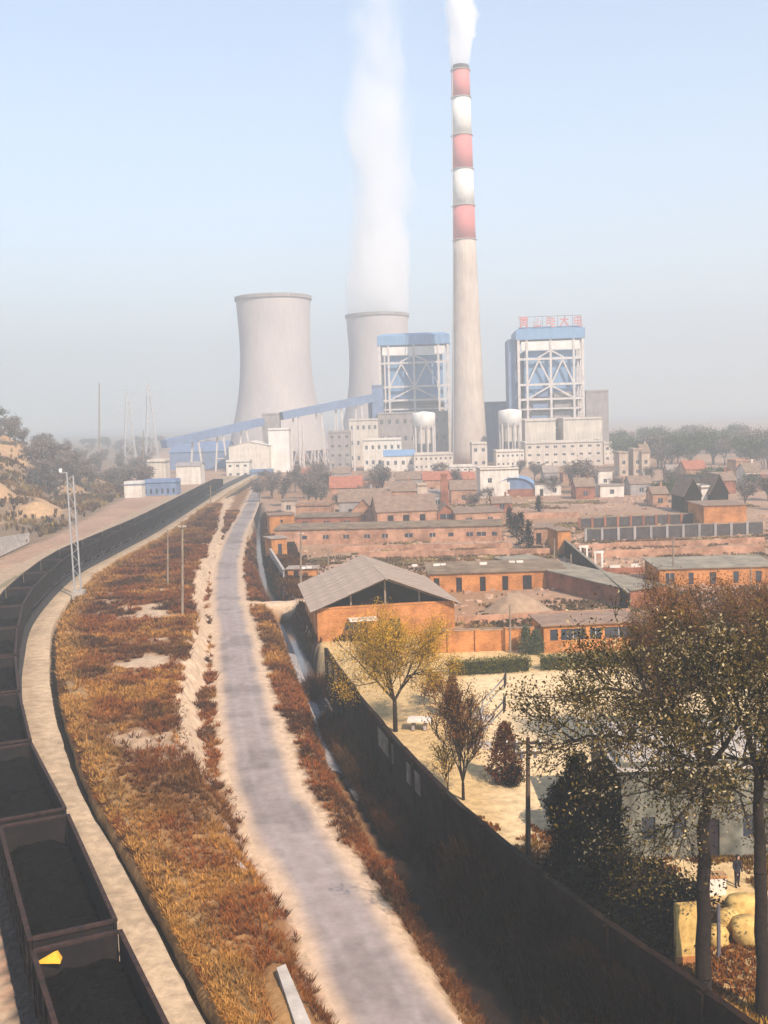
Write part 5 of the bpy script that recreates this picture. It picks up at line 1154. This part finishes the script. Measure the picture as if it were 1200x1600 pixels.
big_tree('big_leafy_tree', (1192, 1590), [
    ([None, (1170,1150,.5), (1155,1110,1), (1145,1080,1.2)], .16),
    ([None, (1215,1150,0), (1225,1100,.4), (1215,1060,.8)], .18),
    ([None, (1175,1190,-1), (1150,1200,-1.6), (1125,1215,-2)], .1),
    ([None, (1225,1210,-1), (1260,1180,-1.6), (1290,1130,-2)], .14)],
    'big leafy tree whose black trunk cuts the right edge of the view', 78, 'olive', .15, 8, .27, (1186, 1215, 0))
tree('feathery_tree', tuple(P(1125, 1210)), 14.2, 'upright feathery reddish-brown tree rising behind the big leafy trees', 'brown', .5, 41, .24, 'feathery brown trees of the yard', 5, 16, .17, .34, .25, upb=.2, minr=.015, aspect=.3)
tree('feathery_tree', tuple(P(1040, 1175)), 10.6, 'left, lower feathery reddish-brown tree behind the big leafy trees', 'brown', .5, 43, .18, 'feathery brown trees of the yard', 5, 15, .16, .34, .25, upb=.16, minr=.015, aspect=.3)
tree('feathery_tree', tuple(P(1195, 1200)), 13.2, 'feathery reddish-brown tree at the right edge behind the big leafy trees', 'brown', .5, 44, .2, 'feathery brown trees of the yard', 5, 15, .17, .34, .25, upb=.2, minr=.015, aspect=.3)

# middle and far trees: a few source crowns, copied
FAR = []
for k, (lf, sp, tf_) in enumerate((('grey', .5, .2), ('grey', .4, .15), ('green', .55, .2), ('brown', .5, .2), ('grey', .65, .12))):
    t_ = tree('bare_tree' if lf != 'green' else 'leafy_tree', (0, 0, 0), 10, None, lf, sp, 100 + k, .2, None, 3, 12, .55, .6, tf_, barkm='bark_grey', minr=.05); FAR.append(t_)
used = [0]*len(FAR)
def far_tree(k, p, h_, label, group, sx=1.0):
    t_ = FAR[k] if not used[k] else copy_tree(FAR[k]); used[k] = 1
    t_.location = p; s_ = h_/10; t_.scale = (s_*sx, s_*sx, s_); t_.rotation_euler.z = rnd.uniform(0, 6.28); tag(t_, label, 'tree', group); return t_
def where(label, u):
    if 'slope' in label: t = ((105, 'left of the lattice mast'), (160, 'between the lattice mast and the blue cabin'), (999, 'above the long cabin'))
    elif 'hill' in label: t = ((90, 'left of the lattice mast'), (200, 'left of the pylons'), (999, 'between pylons and conveyor'))
    elif 'belt' in label: t = ((1030, 'right beside the cream end annex'), (1110, 'above the dark-gabled houses'), (9999, 'towards the right edge'))
    elif 'green' in label: t = ((1100, 'left of the white house'), (9999, 'right of the dark gables'))
    else: t = ((440, 'left of the white tower block'), (480, 'below the slim masts'), (999, 'behind the blank box house'))
    return label + ', ' + next(w for lim, w in t if u < lim)
def scatter(items, label, group):
    for k, u, vb, h_, sx in items:
        p = hit(u, vb)
        far_tree(k, (p.x, p.y, p.z - .2), h_, where(label, u), group, sx)
scatter([(rnd.choice((0, 1, 4)), rnd.uniform(60, 235), rnd.uniform(700, 775), rnd.uniform(6, 10), 1.3) for _ in range(60)], 'bare grey-brown tree on the loess slope', 'bare trees on the loess hill')
scatter([(rnd.choice((0, 1, 4, 2)), rnd.uniform(-20, 330), rnd.uniform(672, 712), rnd.uniform(6, 10), 1.4) for _ in range(44)], 'hazy bare tree on the loess hill top', 'hazy trees on the hill top')
scatter([(rnd.choice((0, 1)), rnd.uniform(400, 520), rnd.uniform(752, 792), rnd.uniform(6, 9), 1.1) for _ in range(18)], 'bare grey tree at the road end', 'bare trees at the road end')
VT = [(0, 598, 770, 9, 1.3, 'wide bare tree left of the grey house before the station office'), (1, 720, 775, 8, 1, 'bare tree right of the orange house and the brick stack'), (4, 905, 772, 10, 1.4, 'broad bare tree at the top edge of the brown field'), (0, 890, 762, 8, 1.3, 'bare tree behind the broad one at the field edge'), (1, 640, 760, 6, 1, 'small bare tree right below the blue-roofed hall'), (4, 760, 790, 5, 1, 'low bare tree before the cream two-storey block'), (0, 835, 752, 7, 1.3, 'bare tree in front of the cream turbine hall, left end'), (1, 810, 748, 7, 1.2, 'bare tree before the white control block'), (4, 532, 800, 5, 1.2, 'low bare tree between box house and blank gable'), (0, 575, 790, 6, 1.1, 'bare tree behind the blank orange gable'), (1, 500, 792, 6, 1.3, 'bare tree just behind the blank box house'), (0, 740, 800, 5, 1.3, 'bare bushy tree behind the two-window brick shed'), (4, 860, 775, 6, 1.4, 'bushy bare tree right of the long white shed'), (0, 965, 770, 5, 1.2, 'small bare tree beside the low white shed on the field'), (1, 1010, 765, 7, 1.2, 'bare tree above the grey house by the field'), (4, 690, 750, 7, 1.3, 'bare tree at the corner of the cream workshop')]
for k, u, vb, h_, sx_, lab in VT:
    p = hit(u, vb); far_tree(k, (p.x, p.y, p.z - .2), h_, lab, 'bare trees in the village', sx_)
scatter([(rnd.choice((2, 0, 4, 2)), rnd.uniform(960, 1215), 735 - (rnd.random()**1.5)*48, rnd.uniform(9, 15), 1.3) for _ in range(46)], 'hazy tree in the belt along the horizon', 'trees of the right-hand horizon')
scatter([(rnd.choice((2, 2, 0)), rnd.uniform(1040, 1215), rnd.uniform(762, 800), rnd.uniform(5, 8), 1.3) for _ in range(14)], 'dark green tree at the village edge', 'green trees at the right of the village')
for i, (u, v, h_, lab) in enumerate(((797, 832, 5, 'slim dark cypress at the right end of the longest shed'), (806, 840, 4.5, 'shortest slim cypress between two taller ones at the lane top'), (815, 852, 6, 'tallest slim dark cypress at the village lane top'), (826, 858, 5, 'slim dark cypress nearest the dark lane wall'), (842, 800, 4, 'lone slim cypress at the left edge of the brown field'))):
    p = P(u, v); blob_bush('slim_cypress', (p.x, p.y, 0), .9, .9, h_, 'dark', lab, 60 + i, 120, .35, True, 'tree', 'slim cypresses of the lane')

for k, u_ in enumerate(used):
    if not u_:
        for c_ in list(FAR[k].children): bpy.data.objects.remove(c_)
        bpy.data.objects.remove(FAR[k])
# ------------------------------------------------------------------ dry brush (nobody could count it)
def scatter_pts(n, x0, x1, y0, y1, cond, seed, power=1.0):
    rs = np.random.RandomState(seed); y = y0 + (y1-y0)*rs.uniform(0, 1, n)**power; x = rs.uniform(x0, x1, n); f = fields(x, y); k = cond(x, y, f); x, y = x[k], y[k]; f = {q: v[k] for q, v in f.items()}
    return x, y, height(x, y, f), f
def tufts(name, x, y, z, cols, blades, h_, w_, seed, splay=.6):
    rs = np.random.RandomState(seed); n = len(x); N = n*blades; base = np.repeat(np.stack([x, y, z - .03], 1), blades, 0); a = rs.uniform(0, 6.283, N)
    H_ = np.repeat(h_ if np.ndim(h_) else np.full(n, h_), blades) * rs.uniform(.5, 1.25, N); o = np.stack([np.cos(a), np.sin(a), np.zeros(N)], 1)
    base = base + o * (rs.uniform(0, .3, N)*H_)[:, None]; sp = rs.uniform(.2, 1.0, N)*splay
    tip = base + o*(H_*sp)[:, None] + np.array([0, 0, 1])*H_[:, None]*.9; w_ = np.repeat(w_, blades) if np.ndim(w_) else w_; side = np.stack([-np.sin(a), np.cos(a), np.zeros(N)], 1)*(w_*rs.uniform(.6, 1.4, N))[:, None]
    mid = base*.45 + tip*.55 + np.array([0, 0, .1])*H_[:, None]
    v = np.stack([base - side*.4, base + side*.4, mid + side, tip, mid - side], 1).reshape(-1, 3)
    q = np.arange(N)[:, None]*5; f1 = np.concatenate([q + np.array([[0, 1, 2, 4]]), q + np.array([[4, 2, 3, 3]])], 0)
    tri = np.concatenate([q + np.array([[0, 1, 2]]), q + np.array([[0, 2, 4]]), q + np.array([[4, 2, 3]])], 0)
    c_ = np.repeat(cols, blades, 0)*rs.uniform(.55, 1.4, (N, 1)); c_ = np.repeat(c_, 5, 0)
    return tag(mesh_np(name, v, tri, M['brush'], col=c_), kind='stuff')
def brush_cols(x, y, seed, bias=0.0):
    n1 = fbm(x, y, .1, seed)[:, None] + bias; n2 = fbm(x, y, .45, seed + 1)[:, None]
    red = np.array([.22, .066, .015]); och = np.array([.4, .19, .04]); dk = np.array([.085, .032, .01]); t = sm(.44, .66, n1*.5 + n2*.5)
    c_ = red*(1-t) + och*t; d_ = np.maximum(sm(.5, .64, fbm(x, y, .22, seed + 2)[:, None]), sm(.52, .62, fbm(x, y, .07, seed + 3)[:, None])*.7); return c_*(1-d_) + dk*d_
SLAB = poly([(478, 1640), (438, 1508)], 2.4)
def cond_ter(x, y, f):
    jag = (fbm(x, y, .35, 3) - .5)*1.6; s_ = f['scarp'] + jag; n1 = fbm(x, y, .12, 21)
    bare = sm(.58, .66, n1*.7+fbm(x, y, .6, 22)*.3)*sm(50, 90, y); r_ = np.random.RandomState(5).uniform(0, 1, len(x))
    return (f['rail'] > 5.1) & (s_ < -1.0 + (y < 72)*2.6 + (fbm(x, y, .8, 38) - .5)*1.6) & (f['road'] < -3.0) & (r_ > bare*.93) & (np.abs(sdist(x, y, SLAB)) > .75) & (y < 300) & (r_ < np.interp(y, [30, 80, 300], [1, .8, .35]))
x, y, z, f = scatter_pts(170000, -62, 4, 30, 300, cond_ter, 1, 2.0)
cl = brush_cols(x, y, 71); e = ((1 - sm(5.4, 8.2, f['rail'] + (fbm(x, y, .5, 101) - .5)*2.4))*.8)[:, None]; cl = cl*(1-e) + np.array([.44, .23, .06])*e
z = np.where((f['rail'] > 5) & (f['rail'] < 6.8) & (y < 145), EMB + .0, z)
tufts('dry_brush_terrace', x, y, z, cl, 11, np.interp(y, [30, 60, 120, 300], [.24, .34, .55, .9])*(.4 + 1.3*fbm(x, y, .35, 75)), np.interp(y, [30, 60, 120, 300], [.013, .022, .045, .08]), 2, 1.3)
x, y, z, f = scatter_pts(420000, -50, 0, 30, 140, lambda x, y, f: (f['rail'] > 5.06) & (f['rail'] < 5.75), 41, 1.8)
tufts('dry_brush_drain_edge', x, y, z*0 + EMB - .05, brush_cols(x, y, 151, .04), 8, .22*(.5 + 1.1*fbm(x, y, .6, 152)), .016, 42, 1.4)
def cond_low(x, y, f):
    jag = (fbm(x, y, .35, 3) - .5)*1.6; s_ = f['scarp'] + jag; edge = (fbm(x, y, .9, 31) - .5)*1.6; r = np.abs(f['road'] - .1) + edge
    return (s_ > .5) & (r > 2.95) & (np.abs(sdist(x, y, SLAB)) > .8) & (f['stream'] < np.where((y > 64) & (y < CULV_Y), -2.15, -.9)) & (np.abs(y - CULV_Y) > 2.2) & (y < 300)
x, y, z, f = scatter_pts(150000, -50, 9, 28, 300, cond_low, 3, 2.0)
tufts('dry_brush_roadside', x, y, z, brush_cols(x, y, 81, -.04), 10, np.interp(y, [30, 60, 120, 300], [.24, .36, .5, .8]), np.interp(y, [30, 60, 120, 300], [.013, .022, .045, .08]), 4, 1.3)
def cond_bank(x, y, f): return (f['stream'] > .9) & (f['wall'] < -.3) & (f['stream'] < 9) & (y < 130) & (x > -12)
x, y, z, f = scatter_pts(60000, -12, 24, 28, 130, cond_bank, 6, 1.2)
tufts('ditch_brush_shaded', x, y, z, brush_cols(x, y, 91)*.12, 8, .75, .05, 7)  # colour cut to near black as painted ditch shade
def cond_wallb(x, y, f): return (f['wall'] < -.25) & (f['wall'] > -1.6) & (y > 40) & (y < 112) & (x > -8) & (fbm(x, y, .3, 130) > .42)
x, y, z, f = scatter_pts(260000, -8, 24, 40, 112, cond_wallb, 23, 1.0)
tufts('wall_brush', x, y, z, brush_cols(x, y, 131)*np.interp(y, [45, 75, 100], [.1, .3, .5])[:, None], 7, 2.0*(.4 + 1.0*fbm(x, y, .4, 132)), .04, 24, .5)  # darkened towards the near end, painting in the wall's shade
def clumps(name, n, box, cond, seed, k, cols, dens=26):
    x, y, z, f = scatter_pts(n, *box, cond, seed, 1.6); rs = np.random.RandomState(seed); C_ = []
    for a, b, c_ in zip(x, y, z):
        r = rs.uniform(.25, .8) * (1 + b/160); q = rs.normal(0, 1, (dens, 3)); q /= np.linalg.norm(q, axis=1)[:, None]; q *= rs.uniform(.2, 1, (dens, 1))**.5
        C_.append(np.array([a, b, c_ + r*.35]) + q*np.array([r, r, r*.65]))
    v, f_, cc = leafcloud(np.concatenate(C_), k, .07, .13, cols, seed=seed, aspect=.35, up=.3); tag(mesh_np(name, v, f_, M['brush'], col=cc), kind='stuff')
clumps('scrub_terrace', 1500, (-62, 4, 32, 260), lambda x, y, f: cond_ter(x, y, f) & (fbm(x, y, .15, 140) > .5), 31, 7, [(.13,.045,.016),(.08,.028,.012),(.2,.08,.022),(.05,.02,.01)])
clumps('scrub_roadside', 900, (-50, 9, 30, 260), lambda x, y, f: cond_low(x, y, f) & (fbm(x, y, .2, 141) > .45), 32, 7, [(.16,.055,.018),(.1,.032,.012),(.22,.09,.025)])
clumps('scrub_village', 900, (-30, 95, 124, 300), lambda x, y, f: (f['stream'] > 5) & (fbm(x, y, .05, 142) > .5), 33, 6, [(.15,.1,.06),(.1,.075,.05),(.2,.13,.07)])
def cond_bank2(x, y, f): return (np.abs(f['stream']) > .8) & (f['stream'] < 7) & (f['stream'] > 0) & (y >= 118) & (y < 290) & (np.abs(y - CULV_Y) > 2.5)
x, y, z, f = scatter_pts(60000, -60, 0, 118, 290, cond_bank2, 8)
tufts('brush_far_ditch', x, y, z, brush_cols(x, y, 95)*.4, 6, .8, .08, 9)
def cond_yard(x, y, f):
    n1 = fbm(x, y, .2, 51); return (f['wall'] > .4) & (y < 64) & (x > 1) & (x < 40) & ((n1 > .5) | (f['wall'] < 1.5) | (y < 50)) & (f['stream'] > 3)
x, y, z, f = scatter_pts(60000, 1, 40, 26, 70, cond_yard, 10)
tufts('yard_grass', x, y, z, brush_cols(x, y, 97, .08)*np.array([.9, 1.05, 1.0]), 6, .28, .035, 11)
def cond_vil(x, y, f): return (f['stream'] > 5) & (y > 122) & ((fbm(x, y, .06, 61) + fbm(x, y, .5, 62)*.5) > .74) & ((y < 205) | (fbm(x, y, .09, 63) > .56))
x, y, z, f = scatter_pts(90000, -30, 95, 122, 300, cond_vil, 12, 1.1)
tufts('village_weeds', x, y, z, brush_cols(x, y, 99, .0)*np.array([1.0, 1.75, 3.2]), 6, .42, .08, 13)
x, y, z, f = scatter_pts(2600, -28, 90, 124, 330, lambda x, y, f: (f['stream'] > 6) & (fbm(x, y, .08, 111) > .5), 21, 1.1)
rm_ = MB()
for a, b, c_ in zip(x, y, z):
    w1, w2, w3 = rnd.uniform(.15, .7), rnd.uniform(.15, .5), rnd.uniform(.1, .45); t = rnd.uniform(0, 3); ct, st = math.cos(t), math.sin(t); j_ = lambda: rnd.uniform(.6, 1.1)
    P8 = [(-w1, -w2, 0), (w1, -w2, 0), (w1, w2, 0), (-w1, w2, 0), (-w1*j_(), -w2*j_(), w3), (w1*j_(), -w2*j_(), w3*j_()), (w1*j_(), w2*j_(), w3), (-w1*j_(), w2*j_(), w3*j_())]
    rm_.add([(a + p[0]*ct - p[1]*st, b + p[0]*st + p[1]*ct, c_ + p[2]) for p in P8], [(4,5,6,7),(0,1,5,4),(1,2,6,5),(2,3,7,6),(3,0,4,7)])
tag(rm_.build('rubble', mat('rubble', (.55, .36, .24), (.3, .18, .12), .4), None), kind='stuff')
def cond_hill(x, y, f): return (f['hill'] > 3) & (f['hill'] < 130) & ((fbm(x, y, .05, 40) < .5) | (np.random.RandomState(3).uniform(0, 1, len(x)) < .12))
x, y, z, f = scatter_pts(26000, -200, -50, 120, 520, cond_hill, 14, 1.0)
tufts('hill_scrub', x, y, z, brush_cols(x, y, 93)*np.array([.8, 1.2, 1.8]), 7, 1.5, .22, 15)

# ------------------------------------------------------------------ steam and smoke (inside the haze box)
def plume(name, label, cx, cy, z0, z1, rad, cxf, dens, seed, nscale, thresh, thin=1.0, colr=(1, 1, 1)):
    n, q = 40, 46; vs_ = []
    for j in range(q + 1):
        t = j/q; z_ = z0 + (z1 - z0)*t; r = rad(t)*1.22; dx, dy = cxf(t)
        for i in range(n):
            a = 2*math.pi*i/n; p = Vector((math.cos(a)*1.3, math.sin(a)*1.3, z_/max(6, r)*.5 + seed)); k = 1 + .35*mnoise.noise(p*1.3)*min(1, t*8)
            vs_.append((cx + dx + r*k*math.cos(a), cy + dy + r*k*math.sin(a), z_))
    fs_ = [(j*n+i, j*n+(i+1) % n, (j+1)*n+(i+1) % n, (j+1)*n+i) for j in range(q) for i in range(n)] + [tuple(range(n-1, -1, -1)), tuple(range(q*n, q*n+n))]
    m = MB(); m.add(vs_, fs_); mt = bpy.data.materials.new(name); mt.use_nodes = True; nt = mt.node_tree; nt.nodes.remove(nt.nodes['Principled BSDF']); N = nt.nodes; L = nt.links
    pv = N.new('ShaderNodeVolumePrincipled'); pv.inputs['Color'].default_value = (*colr, 1); pv.inputs['Anisotropy'].default_value = 0.0
    tc = N.new('ShaderNodeTexCoord'); no = N.new('ShaderNodeTexNoise'); no.inputs['Scale'].default_value = nscale; no.inputs['Detail'].default_value = 7; no.inputs['Roughness'].default_value = .66; no.inputs['Distortion'].default_value = .8
    mp = N.new('ShaderNodeMapping'); mp.inputs['Scale'].default_value = (1, 1, .6); L.new(tc.outputs['Object'], mp.inputs[0]); L.new(mp.outputs[0], no.inputs['Vector'])
    sx = N.new('ShaderNodeSeparateXYZ'); L.new(tc.outputs['Object'], sx.inputs[0])
    th = N.new('ShaderNodeMapRange'); th.inputs[1].default_value = z0; th.inputs[2].default_value = z1; th.inputs[3].default_value = thresh[0]; th.inputs[4].default_value = thresh[1]; L.new(sx.outputs[2], th.inputs[0])
    sb = N.new('ShaderNodeMath'); sb.operation = 'SUBTRACT'; L.new(no.outputs['Fac'], sb.inputs[0]); L.new(th.outputs[0], sb.inputs[1])
    mr = N.new('ShaderNodeMapRange'); mr.inputs[1].default_value = 0; mr.inputs[2].default_value = .16; mr.inputs[3].default_value = 0; mr.inputs[4].default_value = dens; L.new(sb.outputs[0], mr.inputs[0])
    tn = N.new('ShaderNodeMapRange'); tn.inputs[1].default_value = z0; tn.inputs[2].default_value = z1; L.new(sx.outputs[2], tn.inputs[0])
    def curve(fn, a, b):
        fc = N.new('ShaderNodeFloatCurve'); cv = fc.mapping.curves[0]; K = 10; cv.points[0].location = (0, (fn(0)-a)/(b-a)); cv.points[1].location = (1, (fn(1)-a)/(b-a))
        for k in range(1, K): cv.points.new(k/K, (fn(k/K)-a)/(b-a))
        fc.mapping.update(); L.new(tn.outputs[0], fc.inputs['Value']); m2 = N.new('ShaderNodeMapRange'); m2.inputs[3].default_value = a; m2.inputs[4].default_value = b; L.new(fc.outputs[0], m2.inputs[0]); return m2.outputs[0]
    cxs = [cxf(k/20)[0] for k in range(21)]; lo_, hi_ = min(cxs) - 1, max(cxs) + 1; rads = [rad(k/20) for k in range(21)]; rl_, rh_ = min(rads)*.9, max(rads)*1.1
    cxo = curve(lambda t: cxf(t)[0], lo_, hi_); ro = curve(lambda t: rad(t), rl_, rh_)
    def mth(op, a, b=None):
        q_ = N.new('ShaderNodeMath'); q_.operation = op
        for k_, v_ in enumerate((a, b)):
            if v_ is None: continue
            if isinstance(v_, (int, float)): q_.inputs[k_].default_value = v_
            else: L.new(v_, q_.inputs[k_])
        return q_.outputs[0]
    ddx = mth('SUBTRACT', mth('SUBTRACT', sx.outputs[0], cx), cxo); ddy = mth('SUBTRACT', sx.outputs[1], cy)
    rr_ = mth('DIVIDE', mth('SQRT', mth('ADD', mth('MULTIPLY', ddx, ddx), mth('MULTIPLY', ddy, ddy))), ro)
    fo = N.new('ShaderNodeMapRange'); fo.inputs[1].default_value = .35; fo.inputs[2].default_value = 1.15; fo.inputs[3].default_value = 0; fo.inputs[4].default_value = .3; L.new(rr_, fo.inputs[0])
    nn_ = mth('SUBTRACT', sb.outputs[0], fo.outputs[0]); L.new(nn_, mr.inputs[0])
    fd = N.new('ShaderNodeMapRange'); fd.inputs[3].default_value = 1.0; fd.inputs[4].default_value = thin; L.new(tn.outputs[0], fd.inputs[0])
    L.new(mth('MULTIPLY', mr.outputs[0], fd.outputs[0]), pv.inputs['Density']); L.new(pv.outputs[0], N['Material Output'].inputs['Volume'])
    mt.cycles.volume_sampling = 'MULTIPLE_IMPORTANCE' if hasattr(mt, 'cycles') else None
    o = m.build(name, mt); return tag(o, kind='stuff')
C.cycles.volume_step_rate = 1.0; C.cycles.volume_max_steps = 256
sc2 = 765 / F_PX
def ctr(t):   # steam centre follows the photo
    v = 490 - 560*t; u = np.interp(v, [-70, 60, 130, 200, 250, 350, 400, 490], [585, 588, 592, 583, 602, 598, 596, 594]); return ((u - 594)*sc2 - (490 - v)*sc2*math.tan(ROLL)*(-1), 0)
def srad(t):
    v = 490 - 560*t; return np.interp(v, [-70, 60, 130, 200, 250, 350, 400, 470, 490], [50, 52, 55, 48, 38, 44, 42, 40, 41]) * sc2
tz0 = 97.5; tz1 = D(594, -50, 765).z
plume('steam_plume', '', T2c.location.x, T2c.location.y, tz0, tz1, srad, ctr, .085, 3, .034, (.13, .38), .12)
sc1 = cz / F_PX; cz1 = D(717, -30, cz).z
plume('chimney_smoke', '', cc.x, cc.y, zt - 1.5, cz1, lambda t: np.interp(t, [0, .3, .6, 1], [3.6, 5.0, 7.0, 9.5]), lambda t: ((t*4.0*.35), 0), .22, 9, .11, (.05, .3))

# ------------------------------------------------------------------ haze
top = tz1 + 8
m = MB(); m.box(-3000, -80, -4.2, 3000, 4200, top)
hm = bpy.data.materials.new('haze'); hm.use_nodes = True; nt = hm.node_tree; nt.nodes.remove(nt.nodes['Principled BSDF'])
pv = nt.nodes.new('ShaderNodeVolumePrincipled'); pv.inputs['Color'].default_value = (0.665, 0.745, 0.79, 1); pv.inputs['Density'].default_value = HAZE_DENSITY; pv.inputs['Anisotropy'].default_value = 0.0
nt.links.new(pv.outputs[0], nt.nodes['Material Output'].inputs['Volume'])
hz_o = m.build('haze', hm); tag(hz_o, kind='stuff')
